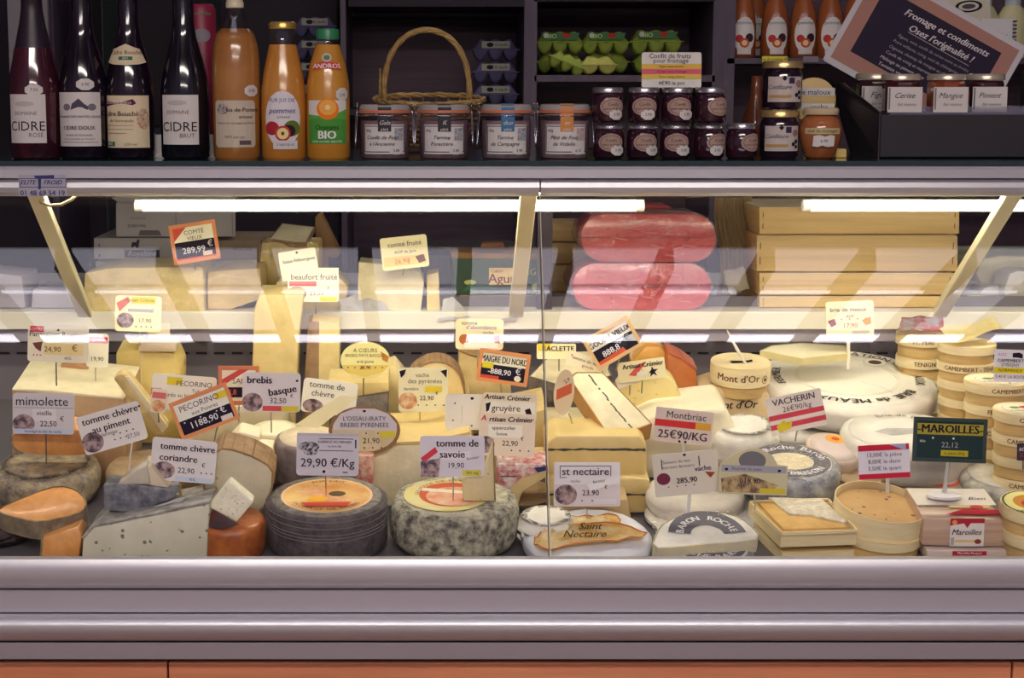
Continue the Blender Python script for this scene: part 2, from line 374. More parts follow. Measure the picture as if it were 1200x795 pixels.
for k in range(-9, 12):
    x = x0r+k*dxr+dxr/2
    for a, b, n_ in ((398.5, 406, 'diffuser'), (346.5, 347.5, 'tube')):
        part(n_, canopy_box(x, dxr*.87, a, b, .0, .004), mat((248, 244, 255), emit=L_STRIP*(1 if n_ == 'diffuser' else .75)), bat, world=True)
# unseen ceiling lamps; the two over the customers are added as front light
def unseen_lamp(x, y, z, sx, sy, L, lab):
    t = thing('unseen_lamp', lab, 'lamp', (x, y, z)); part('housing', bx((0, 0, .03), (sx+.04, sy+.04, .05)), mat((200, 200, 205)), t)
    part('diffuser', bx((0, 0, -.004), (sx, sy, .02)), mat((255, 244, 232), emit=L), t)
unseen_lamp(.2, -.9, 3.1, 3.4, .5, L_CEIL, 'added long ceiling lamp for front light, over the customers side')
unseen_lamp(.2, -2.6, 2.6, 3.4, .5, L_CEIL, 'added long ceiling lamp for front light, far behind the customers')
unseen_lamp(.5, 4.4, 2.82, 1.6, .16, L_BACK, 'dim ceiling lamp above the shelving behind the case')
# ================================================================ REFRIGERATED CASE
case = thing('display_case', 'long refrigerated cheese display case with slanted glass front and aluminium rails', 'display case', (0, 2.9, 0))
def extr(pts, m, name, x0=XL, x1=XR, smooth=35, label=None):
    wp = [Vector((x0, P(500, a, y).y, P(500, a, y).z)) for a, y in pts]
    return part(name, prism(wp, (x1-x0, 0, 0)), m, case, world=True, smooth=smooth, label=label)
CX = P(632, 230, 2.98).x
# lower rails
extr([(652.2, 2.66), (652.6, 2.615), (656, 2.603), (664, 2.598), (674, 2.598), (684, 2.602), (690, 2.612), (690, 2.66)], ALU, 'glass_rail')
extr([(691.5, 2.622), (718, 2.622), (718, 2.66), (691.5, 2.66)], ALU2, 'front_panel')
pts = [(719, 2.64)]+[(735.5-16*math.cos(a), 2.622-.034*math.sin(a)) for a in [i*math.pi/14 for i in range(15)]]+[(752, 2.64)]
extr(pts, ALU, 'bumper_rail')
extr([(753.5, 2.618), (773, 2.626), (773, 2.66), (753.5, 2.66)], ALU2, 'kick_panel')
extr([(772, 2.70), (790, 2.72), (790, 2.76), (772, 2.76)], mat((20, 14, 26), rough=.7), 'shadow_gap')
# wooden cladding below, board by board
zt = P(500, 784, 2.63).z
clad = thing('plank_plinth', 'reddish brown wooden plank base under the display case', 'plinth', (0, 2.68, 0))
for r_ in range(4):
    xs = [XL, -.42+.33*r_, .95-.21*r_, XR]; z1 = zt-r_*.105
    for a, b in zip(xs, xs[1:]):
        part('plank', bx(((a+b)/2, 0, z1-.051), (b-a-.003, .04, .102), .002), WD, clad)
part('backing', bx(((XL+XR)/2, .4, .17), (XR-XL, .7, .34)), mat((60, 45, 50)), clad)
# top rails: flat fascia and rolled glass clamp, split at the joint between the two panes
extr([(194, 2.99), (195, 2.966), (199, 2.962), (209, 2.962), (209.5, 2.99)], ALU, 'top_fascia')
for a, b in ((XL, CX-.0012), (CX+.0012, XR)):
    extr([(210.3, 2.99), (210.6, 2.966), (214, 2.957), (220, 2.955), (226, 2.96), (229.5, 2.972), (230, 2.99)], ALU, 'glass_clamp', a, b)
extr([(226, 2.985), (222, 3.06), (212, 3.06), (212, 2.985)], mat((40, 30, 42), rough=.7), 'lamp_housing')
# glass panes of the slanted front
NG = GNv
for a, b in ((XL, CX-.0015), (CX+.0015, XR)):
    A0 = GA+Vector((a, 0, 0)); B0 = GB+Vector((a, 0, -.004))
    part('glass_pane', prism([A0, A0-NG*.006, B0-NG*.006, B0], (b-a, 0, 0)), clear(base=.042, gain=.45), case, world=True, label='slanted clear front glass')
# joint: light caught by the ground edges is painted, one pale, one dark
for sgn in (-1, 1):
    A0 = GA+Vector((CX+sgn*.0012-.0007, 0, 0)); B0 = GB+Vector((CX+sgn*.0012-.0007, 0, 0))
    part('glass_edge', prism([A0+NG*.0004, A0-NG*.0064, B0-NG*.0064, B0+NG*.0004], (.0014, 0, 0)), mat((196, 190, 170) if sgn > 0 else (70, 62, 66), rough=.3), case, world=True)
# glass top shelf
part('top_glass_shelf', prism([Vector((XL, 2.965, 1.251)), Vector((XL, 3.5, 1.251)), Vector((XL, 3.5, 1.243)), Vector((XL, 2.965, 1.243))], (XR-XL, 0, 0)), mat((34, 58, 56), rough=.1, coat=.6), case, world=True)
for x in (-1.5, 1.9, .24): part('shelf_bracket', bx((x, 3.46, 1.08), (.03, .02, .34)), mat((70, 60, 72), rough=.5), case, world=True)
# deck, riser with air slots, upper shelf
CAB = mat((112, 106, 112), rough=.5, metal=.1)
part('deck', prism([Vector((XL, 2.66, zd(2.66)-.002)), Vector((XL, 3.5, zd(3.5)-.002)), Vector((XL, 3.5, zd(3.5)-.02)), Vector((XL, 2.66, zd(2.66)-.02))], (XR-XL, 0, 0)), mat((92, 88, 94), rough=.5), case, world=True)
part('riser', bx(((XL+XR)/2, 3.50, .83), (XR-XL, .01, .24)), CAB, case, world=True)
sl_ = bmesh.new()
for py in (399, 414):
    for i in range(-8, 66):
        p = P(i*21+5, py, 3.494); box(sl_, (p.x, 3.4945, p.z), (.022, .004, .0042))
o = part('air_slots', sl_, mat((34, 26, 38), rough=.8), case, world=True); o['kind'] = 'stuff'
zs = P(500, 366, 3.4).z
part('upper_shelf', bx(((XL+XR)/2, 3.78, zs-.008), (XR-XL, .72, .014), .001), mat((236, 232, 226), rough=.4), case, world=True)
part('shelf_front', bx(((XL+XR)/2, 3.412, zs-.018), (XR-XL, .014, .036), .002), mat((240, 234, 214), rough=.35), case, world=True)
part('price_rail', bx(((XL+XR)/2, 3.425, zs-.050), (XR-XL, .012, .026), .002), mat((176, 170, 182), rough=.4, metal=.3), case, world=True)
part('under_lamp', bx((CX, 3.49, zs-.058), (XR-XL-.2, .012, .010), .002), mat((255, 246, 222), emit=L_SHELF), case, world=True)
part('body_box', bx(((XL+XR)/2, 3.3, .46), (XR-XL, 1.1, .2)), CAB, case, world=True)
# struts carrying the glass
for x in (-.688, P(620, 232, 3.0).x, P(1190, 230, 3.0).x):
    a = Vector((x, 3.0, 1.19)); b = Vector((x, 3.41, .915)); wd = .0145
    part('strut', prism([a+Vector((-wd, 0, 0)), b+Vector((-wd, 0, 0)), b+Vector((-wd, .03, 0)), a+Vector((-wd, .03, 0))], (wd*2, 0, 0), .002), mat((240, 232, 196), rough=.4), case, world=True)
# fluorescent tubes under the top rail
def tube_lamp(px0, px1, py, Y, r, L):
    a, b = P(px0, py, Y), P(px1, py, Y); b.z = a.z; b.y = a.y
    part('tube', tube(bmesh.new(), [a, b], r, 16), mat((255, 247, 220), emit=L), case, world=True, smooth=40)
    part('tube_end', tube(bmesh.new(), [a-Vector((.015, 0, 0)), a], r*1.05, 16), mat((230, 228, 225)), case, world=True, smooth=40)
    part('tube_end', tube(bmesh.new(), [b, b+Vector((.015, 0, 0))], r*1.05, 16), mat((230, 228, 225)), case, world=True, smooth=40)
    part('reflector', bx(((a.x+b.x)/2, a.y+.004, a.z+r+.012), (b.x-a.x+.05, .06, .006)), mat((235, 235, 235), rough=.3), case, world=True)
part('added_front_lamp', bx(((XL+XR)/2, 3.03, P(500, 229, 3.02).z+.006), (XR-XL-.1, .03, .006)), mat((255, 247, 222), emit=L_FRONT), case, world=True)  # unseen strip added to light the fronts of cheeses and cards
tube_lamp(168, 745, 241, 3.13, .0105, L_TUBE)
tube_lamp(950, 1560, 241, 3.13, .0105, L_TUBE)
# maintenance sticker on the clamp
stk = thing('service_sticker', 'small clear sticker with a firm sign and phone number on the aluminium rail', 'sticker', P(50, 218, 2.953))
g = flatxf(Vector((0, 0, 0)), Vector((mpp(50, 218, 2.95), 0, 0)), Vector((0, 0, mpp(50, 218, 2.95))), Vector((0, -1, 0)))
part('film', prism([g(-28, -13), g(28, -13), g(28, 12), g(-28, 12)], (0, .0006, 0)), mat((176, 174, 186), rough=.4), stk)
BL = (66, 66, 120)
marks(stk, g, [('b', -27, -9, 28, -8.2, BL), ('b', -27, 1, 28, 1.8, BL), ('b', -27, -9, -26.2, 1.5, BL), ('b', 27.2, -9, 28, 1.5, BL), ('q', [(-10, -12), (14, -12.8), (14, -9), (-8, -9)], BL), ('t', 'ELITE', -17, -4, 7.5, BL, .02, 0, .3), ('q', [(-5, -12), (-1, -12), (-2, 4), (-5, 4)], BL), ('t', 'FROID', 12, -4, 7.5, BL, .02, 0, .3), ('t', '01 48 69 54 19', 0, 8.5, 8.6, BL, .02)])
# ================================================================ SHELVING BEHIND
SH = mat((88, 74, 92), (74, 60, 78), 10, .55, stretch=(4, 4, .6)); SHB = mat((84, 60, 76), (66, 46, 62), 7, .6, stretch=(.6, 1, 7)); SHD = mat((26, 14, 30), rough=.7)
YB = 5.0
shelf = thing('shelving_unit', 'dark wooden wall shelving with uprights and shelves behind the case', 'shelving', (.5, 5.25, 0))
def shb(name, px0, py0, px1, py1, Y, d, m):
    a, b = P(px0, py0, Y), P(px1, py1, Y); c = ((a.x+b.x)/2, Y+d/2, (a.z+b.z)/2)
    return part(name, bx(c, (abs(b.x-a.x), d, abs(a.z-b.z)), .001), m, shelf, world=True)
for x0, x1 in ((60, 68), (398, 408), (615, 626), (838, 852)): shb('upright', x0, -60, x1, 420, YB, .45, SH)
for x0, x1 in ((118, 130), (236, 244)): shb('upright', x0, -60, x1, 420, YB, .45, mat((46, 56, 58), rough=.6))
shb('shelf', 626, 88, 838, 96, YB, .45, SH); shb('shelf', 852, 68, 1300, 75, YB, .45, SH)
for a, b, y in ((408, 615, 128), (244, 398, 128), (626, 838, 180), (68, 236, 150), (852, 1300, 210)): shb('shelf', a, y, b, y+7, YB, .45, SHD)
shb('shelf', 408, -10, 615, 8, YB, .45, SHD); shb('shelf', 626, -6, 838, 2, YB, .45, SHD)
shb('back_panel', -100, -80, 398, 430, 5.45, .02, SHD); shb('back_panel', 398, -80, 1300, 430, 5.45, .02, SHB)  # shade of the left bays is put into their darker panel colour
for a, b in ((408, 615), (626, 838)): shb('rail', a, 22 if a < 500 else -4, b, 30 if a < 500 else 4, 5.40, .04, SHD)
shb('pale_panel', 6, -60, 60, 150, 4.9, .02, mat((150, 144, 148), (140, 132, 140), 6, .7))
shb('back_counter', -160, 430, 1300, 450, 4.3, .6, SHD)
ylt = thing('shelf_tag', 'small yellow price tag on the shelf edge under the juice bottles', 'price tag', P(908, 74, 4.985))
g = flatxf(Vector(), Vector((mpp(908, 71, 4.98), 0, 0)), Vector((0, 0, mpp(908, 71, 4.98))), Vector((0, -1, 0)))
part('card', prism([g(-15, -8), g(15, -8), g(15, -1), g(-15, -1)], (0, .002, 0)), mat((232, 220, 70)), ylt); marks(ylt, g, [('t', 'jus de pomme 4€', 0, -4.5, 4.4, INK)])
ylt = thing('shelf_tag', 'small grey label on the shelf edge beside the chalkboard', 'price tag', P(950, 74, 4.985))
part('card', prism([g(-9, -8), g(9, -8), g(9, -1), g(-9, -1)], (0, .002, 0)), mat((130, 120, 130)), ylt)
part('cable', tube(bmesh.new(), [P(x, y, 3.02) for x, y in ((44, 230), (48, 237), (58, 241), (72, 240), (84, 234), (92, 226))], .0028, 8), mat((190, 172, 130), rough=.5), case, world=True, smooth=True)
# ================================================================ THINGS ON THE GLASS TOP
ZT = 1.2511
def stand(px, Y): p = P(px, 188, Y); return Vector((p.x, Y, ZT))
def scl(px, Y): return (Y*math.cos(PITCH)+(CH-1.3)*math.sin(PITCH))/F
def cyl(r, s):          # frame wrapped round a bottle of radius r (metres): x picture units round, y up from base
    return lambda x, y, o=0: Vector(((r+o)*math.sin(x*s/r), -(r+o)*math.cos(x*s/r), y*s))
def patch(bm, fn, x0, x1, y0, y1, th=.0006, nx=10, shape=None):
    pts = shape or ([(x0+(x1-x0)*i/nx, y0) for i in range(nx+1)]+[(x0+(x1-x0)*i/nx, y1) for i in range(nx, -1, -1)])
    n = len(pts)//2 if not shape else None
    if not shape:
        for i in range(nx):
            q = [pts[i], pts[i+1], pts[2*nx+1-i-1], pts[2*nx+1-i]]; bm.faces.new([bm.verts.new(fn(a, b, th)) for a, b in q])
        bmesh.ops.remove_doubles(bm, verts=bm.verts, dist=1e-5)
    else:
        flatfan(bm, densify(pts, 5), lambda a, b: fn(a, b, th))
    return bm
def label_on(root, fn, x0, x1, y0, y1, col, items=(), name='label', shape=None, th=.0006):
    o = part(name, patch(bmesh.new(), fn, x0, x1, y0, y1, th, shape=shape), mat(col, rough=.55) if isinstance(col, tuple) else col, root)
    marks(root, lambda x, y, o=0: fn(x, y, o), [], base=0)
    yflip = lambda x, y, o=0: fn(x, -y, o+th)
    marks(root, yflip, [i for i in items], base=.0003)
    return o
def oct_pts(cx, cy, rx, ry): return [(cx+rx*math.cos(a), cy+ry*math.sin(a)) for a in [math.pi/8+i*math.pi/4 for i in range(8)]]
def ell(cx, cy, rx, ry, n=20): return [(cx+rx*math.cos(i*2*math.pi/n), cy+ry*math.sin(i*2*math.pi/n)) for i in range(n)]
GD = mat((26, 16, 30), rough=.06, coat=.5); GDG = mat((20, 18, 28), rough=.06, coat=.5)
PW = (214, 208, 206)
def bottle(lab, cx, Y, prof, m, foil=None, foilm=None, cat='bottle', name='bottle', group=None, glassm=None, glass=None):
    s = scl(cx, Y); t = thing(name, lab, cat, stand(cx, Y), group)
    part('bottle_body', lathe(prof, 40, s), m, t, smooth=50)
    if glass: part('glass_neck', lathe(glass, 40, s, cap=False), glassm or clear(base=.08, gain=.7), t, smooth=50)
    if foil: part('foil', lathe(foil, 40, s), foilm, t, smooth=50)
    return t, s
YF = 3.06
CH_P = lambda r: [(0, 0), (r-3, 0), (r, 3), (r, 62), (r*.99, 78), (r*.92, 96), (r*.74, 118), (r*.52, 140), (r*.44, 155), (r*.42, 196), (0, 196)]
# 1 rose cider
t, s = bottle('rosé cider bottle with black foil neck and white label, far left', 43, YF, [(0, 0), (26, 0), (29, 3), (29.5, 62), (29.5, 80), (28, 96), (24.5, 112), (21.5, 128), (0, 128)], mat((84, 30, 40), (44, 20, 36), 14, .06, coat=.6),
    [(21.3, 127), (18.5, 140), (15, 156), (12.5, 172), (12, 184), (13.5, 186), (13.5, 190), (12, 192), (12, 204), (0, 204)], mat((40, 28, 44), rough=.4), group='cider bottles on the glass shelf')
fn = cyl(29.6*s, s); label_on(t, fn, -28, 19, 19, 75, PW, [('t', 'DOMAINE', -5, -53, 6, (90, 86, 96)), ('o', -6, -64, 12, 3, (190, 184, 184)), ('t', 'CIDRE', -4, -38, 15.5, INK), ('t', 'ROSÉ', 7, -28, 7, (110, 90, 100))])
label_on(t, fn, 0, 0, 0, 0, PW, [('t', '7.50', 6, -80, 5, INK)], 'price_sticker', oct_pts(6, 80, 11, 7), .0012)
# 2 cidre doux
t, s = bottle('cider bottle with broad white label printed CIDRE DOUX', 100, YF+.01, CH_P(29), GD, group='cider bottles on the glass shelf')
fn = cyl(29.1*s, s); label_on(t, fn, -29, 26, 15, 77, PW, [('q', [(-8, -64), (0, -70), (6, -64), (12, -60), (10, -57), (-10, -57)], (80, 76, 92)), ('o', -15, -60, 5, 4, (120, 114, 124)), ('o', 15, -60, 5, 4, (120, 114, 124)), ('t', 'DOMAINE DES HAUTES VIGNES', -1, -49, 3.9, (70, 64, 80)), ('t', 'CIDRE DOUX', -1, -36, 6.2, INK, .02), ('t', 'produit de Normandie', -1, -28, 3.4, (90, 84, 96)), ('t', 'mis en bouteille au domaine', -1, -23.5, 3.2, (90, 84, 96)), ('b', -22, -20, 22, -19.4, (110, 104, 112))])
label_on(t, fn, 0, 0, 0, 0, PW, [('t', '6.90', 8, -86, 5, INK)], 'price_sticker', oct_pts(8, 86, 11, 7), .0012)
# 3 cidre bouché
t, s = bottle('cider bottle with cream label and collar label, capped in green', 154, YF+.02, CH_P(28.5), GD, [(10.5, 184), (12.5, 186), (12.5, 200), (0, 200)], mat((52, 66, 60), rough=.4), group='cider bottles on the glass shelf')
CR = (222, 206, 172)
fn = cyl(28.6*s, s); label_on(t, fn, -27.5, 29, 13, 73, CR, [('q', [(-29, -67), (8, -69), (12, -64), (8, -62), (-29, -60)], (96, 40, 70)), ('t', 'de la Belle France', -10, -65, 4.6, (240, 220, 220)), ('t', 'Cidre Bouché', -8, -52, 8, INK, .01), ('t', 'de Normandie', -6, -44, 5, (120, 90, 70)), ('b', -27, -39, 8, -38.4, (150, 120, 90)), ('b', -27, -34.5, 8, -33.9, (150, 120, 90)), ('b', -27, -30, 0, -29.4, (150, 120, 90)), ('o', 20, -46, 8, 12, mat((170, 120, 100), (220, 200, 170), 300, sharp=.6)), ('b', -27, -20, -14, -15, (60, 100, 76)), ('t', 'BIO', -20, -17.5, 4, WHITE), ('t', '2.5% vol.', 5, -17, 4, INK)])
fc = lambda x, y, o=0: Vector(((22-(y-118)*.28)*s*math.sin(x/19.5)*1.01, -((22-(y-118)*.28)*s+.0012+o)*math.cos(x/19.5), y*s))
label_on(t, fc, 0, 0, 0, 0, CR, [('t', 'Cidre Bouché', 0, -122, 6.5, (110, 70, 50), .01), ('b', -7, -117.5, 7, -113.5, (60, 110, 90)), ('t', 'BIO', 0, -115.5, 3.5, WHITE)], 'collar_label', [(-22, 111), (-12, 108.5), (0, 107.5), (12, 108.5), (22, 111), (17, 126), (10, 128), (0, 132), (-10, 128), (-17, 126)])
# 4 cidre brut
t, s = bottle('cider bottle with narrow white label printed CIDRE BRUT', 218, YF+.01, CH_P(28.5), GDG, group='cider bottles on the glass shelf')
fn = cyl(28.6*s, s); label_on(t, fn, -27, 20, 17, 74, PW, [('t', 'DOMAINE', -5, -54, 6, (90, 86, 96)), ('o', -6, -65, 12, 3, (190, 184, 184)), ('t', 'CIDRE', -4, -37, 15.5, INK), ('t', 'BRUT', 6, -27, 7, (90, 86, 96))])
# pink packaging behind
t, s = bottle('crimson cardboard tube standing behind the brut cider', 239, 3.34, [(0, 0), (17, 0), (17, 165), (14, 171), (0, 171)], mat((150, 34, 70), rough=.4), cat='tube', name='gift_tube')
fn = cyl(17.1*s, s); label_on(t, fn, 0, 0, 0, 0, (150, 140, 150), [('t', 'Bonne Fête', 0, -160, 6, (80, 160, 120)), ], 'label', ell(2, 135, 11, 8)); 
for k, (x, lb) in enumerate(((187, 'between the cream labelled cider and the brut cider'), (250, 'between the brut cider and the tall juice bottle'))):
    t = thing('tag_holder', 'small white upright tag holder '+lb, 'tag holder', stand(x, 3.1)); s = scl(x, 3.1)
    part('stem', bx((0, 0, 14*s), (8*s, .006, 26*s), .0015), mat((214, 208, 208)), t); part('foot', bx((0, 0, 2*s), (13*s, .02, 4*s), .001), mat((214, 208, 208)), t)
# juices
JA = mat((176, 124, 64), (158, 98, 48), 5, .18, coat=.7, emit=0, stretch=(1, 1, 2)); JB = mat((204, 144, 62), (186, 116, 44), 5, .18, coat=.7); JC = mat((210, 150, 56), (196, 130, 48), 5, .2, coat=.7)
GLS = clear(tint=(.93, .92, .95), base=.07, gain=.7)
t, s = bottle('tall amber apple juice bottle with cream metal cap and old style label', 278, YF, [(0, 0), (25, 0), (27.5, 4), (28, 60), (28, 110), (26.5, 130), (22, 145), (18, 150), (0, 150)], JA, glass=[(22, 145), (16, 160), (11, 172), (10, 178), (0, 178)], glassm=GLS, group='juice bottles on the glass shelf')
part('cap', lathe([(10.5, 174), (10.5, 180), (9.5, 181), (9.5, 183), (10.5, 185), (9, 188), (0, 188)], 30, s), mat((226, 216, 186), rough=.35), t, smooth=40)
fn = cyl(28.1*s, s); label_on(t, fn, 0, 0, 0, 0, (196, 184, 164), [('o', -14, -58, 8, 6, mat((110, 104, 110), (190, 180, 170), 260, sharp=.6)), ('t', 'Jus de Pomme', 11, -57, 7, (70, 56, 50), .01), ('t', 'artisanal', 14, -49, 5, INK), ('t', 'élaboré par nos soins à la ferme', 2, -42, 3.6, (110, 90, 76)), ('t', '100% pur jus', 0, -26, 4.5, (90, 80, 76)), ('b', 6, -22, 20, -17, (90, 80, 86))], 'label', [(-25, 17), (-22, 14), (24, 14), (27, 17), (27, 65), (24, 68), (-22, 68), (-25, 65)])
label_on(t, fn, 0, 0, 0, 0, PW, [('t', '3.50', 22, -79, 5, INK)], 'price_sticker', oct_pts(22, 79, 10, 7), .0012)
t, s = bottle('orange apple juice bottle with gold cap and round apple label', 333, YF, [(0, 0), (24, 0), (26, 3), (26.5, 55), (26, 80), (23, 100), (19, 118), (16, 132), (0, 132)], JB, glass=[(16, 132), (14.5, 142), (15, 150), (0, 150)], glassm=GLS, group='juice bottles on the glass shelf')
part('cap', lathe([(16, 150), (16.4, 156), (15, 158), (0, 158)], 30, s), mat((222, 186, 100), rough=.25, metal=.7), t, smooth=40)
fn = cyl(26.6*s, s)
APL = [('t', 'PUR JUS DE', 0, -68, 6, (80, 100, 150)), ('t', 'pommes', 0, -56, 9, (60, 80, 140), .01, 0, .3), ('t', 'artisanal', 2, -49, 4.5, INK), ('o', -12, -36, 9, 8, (170, 44, 60)), ('o', 12, -36, 10, 9, (96, 120, 50)), ('o', 8, -33, 8, 7, (60, 30, 44)), ('o', 1, -30, 9, 9, (190, 70, 60)), ('o', 1, -30, 6.5, 6.5, (236, 214, 150)), ('o', 1, -30, 1.8, 2.2, (110, 70, 40)), ('b', -10, -22, 18, -12, (214, 208, 210)), ('t', '3 560120 41', 4, -17, 4, INK)]
label_on(t, fn, 0, 0, 0, 0, (222, 216, 222), APL, 'label', [(a, b-3 if b < 40 else b) for a, b in ell(1, 48, 22, 31)])
t, s = bottle('orange juice bottle with green cap and green and white label', 385, YF, [(0, 0), (23, 0), (25.5, 3), (25.5, 60), (25, 85), (21.5, 108), (17, 122), (14, 132), (0, 132)], JC, glass=[(14, 132), (12, 138), (13, 142), (0, 142)], glassm=GLS, group='juice bottles on the glass shelf')
part('cap', lathe([(13.5, 138), (13.5, 147), (12.5, 150), (0, 150)], 30, s), mat((44, 128, 84), rough=.35), t, smooth=40)
fn = cyl(25.6*s, s); label_on(t, fn, -25, 25, 18, 68, (220, 220, 214), [('b', -25, -48, 25, -18, (80, 150, 64)), ('q', [(-25, -52), (-8, -46), (10, -50), (25, -58), (25, -45), (-25, -45)], (96, 166, 74)), ('o', 1, -58, 13, 12, (236, 130, 40)), ('o', 1, -60, 10, 9, (244, 176, 84)), ('o', 1, -60, 3, 3, (250, 220, 160)), ('t', 'Oranges', 0, -37, 8, (40, 90, 44), .01), ('t', 'BIO', 0, -28, 13, WHITE, .03), ('t', 'SANS SUCRES AJOUTÉS', 0, -20.5, 3.4, (230, 240, 220))])
fc = lambda x, y, o=0: Vector(((21.5-(y-108)*.34+.6)*s*math.sin(x/20), -((21.5-(y-108)*.34+.6)*s+o)*math.cos(x/20), y*s))
label_on(t, fc, 0, 0, 0, 0, (214, 60, 50), [('t', 'ANDROS', 0, -107, 7.6, WHITE, .02)], 'neck_label', [(-15, 103), (0, 105), (15, 103), (15, 110), (0, 113), (-15, 110)], .001)
label_on(t, fc, 0, 0, 0, 0, (190, 196, 190), [('o', 0, -117, 4, 3, (110, 130, 90))], 'emblem', ell(0, 117, 6, 5), .0012)
label_on(t, fn, 0, 0, 0, 0, PW, [('t', '2.95', 19, -74, 5, INK)], 'price_sticker', oct_pts(19, 75, 9, 8), .0012)
# clamp jars of paté
WIRE = mat((190, 186, 196), rough=.2, metal=1); RUB = mat((204, 120, 84), rough=.5); GJ = clear(tint=(.95, .93, .96), base=.10, gain=.7)
def clampjar(cx, lab, ribbon, rtxt, lines, meat, tag, sx=0):
    Y = 3.07; s = scl(cx, Y); t = thing('clamp_jar', lab, 'jar', stand(cx, Y), 'clamp lid jars of pâté'); R = 29
    part('contents', lathe([(0, 1), (R-3, 1), (R-1, 4), (R-1, 44), (0, 44)], 36, s), mat(meat, tuple(int(v*.8) for v in meat), 40, .4, coat=.4), t, smooth=50)
    part('jar_glass', lathe([(R-2, 0), (R, 3), (R, 42), (R-1.5, 46), (R-1.5, 52), (R+1, 53)], 36, s, cap=False), GJ, t, smooth=50)
    part('rubber_ring', lathe([(R-2, 53), (R+1.5, 53), (R+2, 54.5), (R+1.5, 56.3), (R-2, 56.3)], 36, s), RUB, t, smooth=50)
    part('lid', lathe([(R+1, 56.5), (R+1, 60), (R-1, 63), (R-6, 63.5), (0, 62.5)], 36, s), mat((168, 160, 158), rough=.15, coat=.8), t, smooth=50)
    fn = cyl((R+.3)*s, s)
    label_on(t, fn, -26, 26, 6, 40, PW, [('b', -24.5, -38.5, 24.5, -37.6, INK), ('b', -24.5, -9, 24.5, -8.1, INK), ('b', -25, -38.5, -24.2, -8.1, INK), ('b', 24.2, -38.5, 25, -8.1, INK), ('b', 12, -36, 23, -22, mat((120, 124, 140) if ribbon[0] < 100 else (190, 140, 130), (190, 190, 196), 240, sharp=.5)), ('t', '180g', -19, -33, 4, INK)] + [('t', l, -3, -25+i*7.4, 6.2 if i == 0 else 6, INK, 0, 0, .35) for i, l in enumerate(lines)])
    rb = label_on(t, fn, -7, 8, 32, 60, ribbon, [('t', rtxt, .5, -42, 7, (214, 210, 214), 0, 0, .3), ('t', 'pâté', .5, -34.5, 5, (214, 210, 214))], 'ribbon', th=.0016)
    part('ribbon_top', bx((0, -R*s*.82, 63.3*s), (15*s, R*.45*s, 1.2*s), 0), mat(ribbon, rough=.4), t)
    label_on(t, fn, 0, 0, 0, 0, PW, [('t', tag, 14, -10, 4.5, INK)], 'price_sticker', oct_pts(14, 11, 9, 6), .0022)
    wr = bmesh.new()
    for q in (-1, 1):
        xx = q*(R+3.2)*s
        tube(wr, [Vector((xx, -6*s, 60*s)), Vector((xx, -2*s, 64*s)), Vector((xx, 6*s, 60*s)), Vector((xx+q*1.5*s, 3*s, 48*s)), Vector((xx+q*2*s, -3*s, 34*s)), Vector((xx+q*2.2*s, -8*s, 20*s)), Vector((xx+q*2*s, -11*s, 14*s)), Vector((xx+q*1.4*s, -9*s, 20*s)), Vector((xx, -5*s, 44*s)), Vector((xx, -8*s, 52*s)), Vector((xx, -6*s, 60*s))], .0011, 6)
    tube(wr, [Vector(((R+2.3)*s*math.cos(a), (R+2.3)*s*math.sin(a), 50*s)) for a in [i*2*math.pi/40 for i in range(40)]], .001, 6, closed=True)
    part('wire_bail', wr, WIRE, t, smooth=True)
clampjar(451, 'clamp lid pâté jar with black ribbon, first from the left', (34, 28, 40), 'Gala', ['Confit de Foie', 'à l\'Ancienne'], (150, 118, 128), '5.80')
clampjar(520, 'clamp lid pâté jar with black ribbon, second from the left', (36, 30, 42), 'K', ['Terrine', 'Forestière'], (146, 112, 124), '5.80')
clampjar(593, 'clamp lid pâté jar with blue ribbon', (52, 112, 156), 'duo', ['Terrine', 'de Campagne'], (158, 132, 142), '5.90')
clampjar(661, 'clamp lid pâté jar with gold orange ribbon', (206, 138, 60), 'or', ['Pâté de Foie', 'de Volaille'], (166, 134, 142), '6.20')
# jam jars
def jamproto():
    s = scl(750, 3.07); t = thing('jam_jar', 'x', 'jar', stand(752, 3.05), 'small jars of fruit confit in two rows')
    part('jam', lathe([(0, 0), (15, 0), (18, 3), (18.3, 20), (17.5, 30), (15.5, 34), (0, 34)], 28, s), mat((58, 24, 40), (44, 18, 32), 20, .08, coat=.6), t, smooth=50)
    part('lid', lathe([(17, 34.5), (18, 35), (18, 39.5), (17, 41), (15, 40.4), (0, 40.4)], 28, s), mat((170, 166, 170), rough=.25, metal=.8), t, smooth=50)
    fn = cyl(18.5*s, s)
    label_on(t, fn, 0, 0, 0, 0, (168, 140, 130), [('o', 1, -19, 13, 8.4, (128, 98, 98)), ('o', 1, -19, 12, 7.6, (176, 148, 136)), ('t', 'Confit', 1, -21.5, 5, INK), ('t', 'extra de fruits', 1, -16.5, 3.6, INK)], 'label', ell(1, 19, 15.5, 10.5, 16))
    return t, s
jp, s_ = jamproto()
tagx = {0: -6, 1: 0, 2: 6}
spots = [(713, 0), (752, 0), (791, 0), (830, 0), (868, 0), (711, 1), (753, 1), (792, 1), (831, 1)]
names = ['bottom row, leftmost, beside the gold ribbon jar', 'bottom row, second from the left', 'bottom row, middle', 'bottom row, fourth from the left', 'bottom row, rightmost', 'top row, leftmost', 'top row, second from the left', 'top row under the confit card', 'top row, rightmost, without a sticker']
first = True
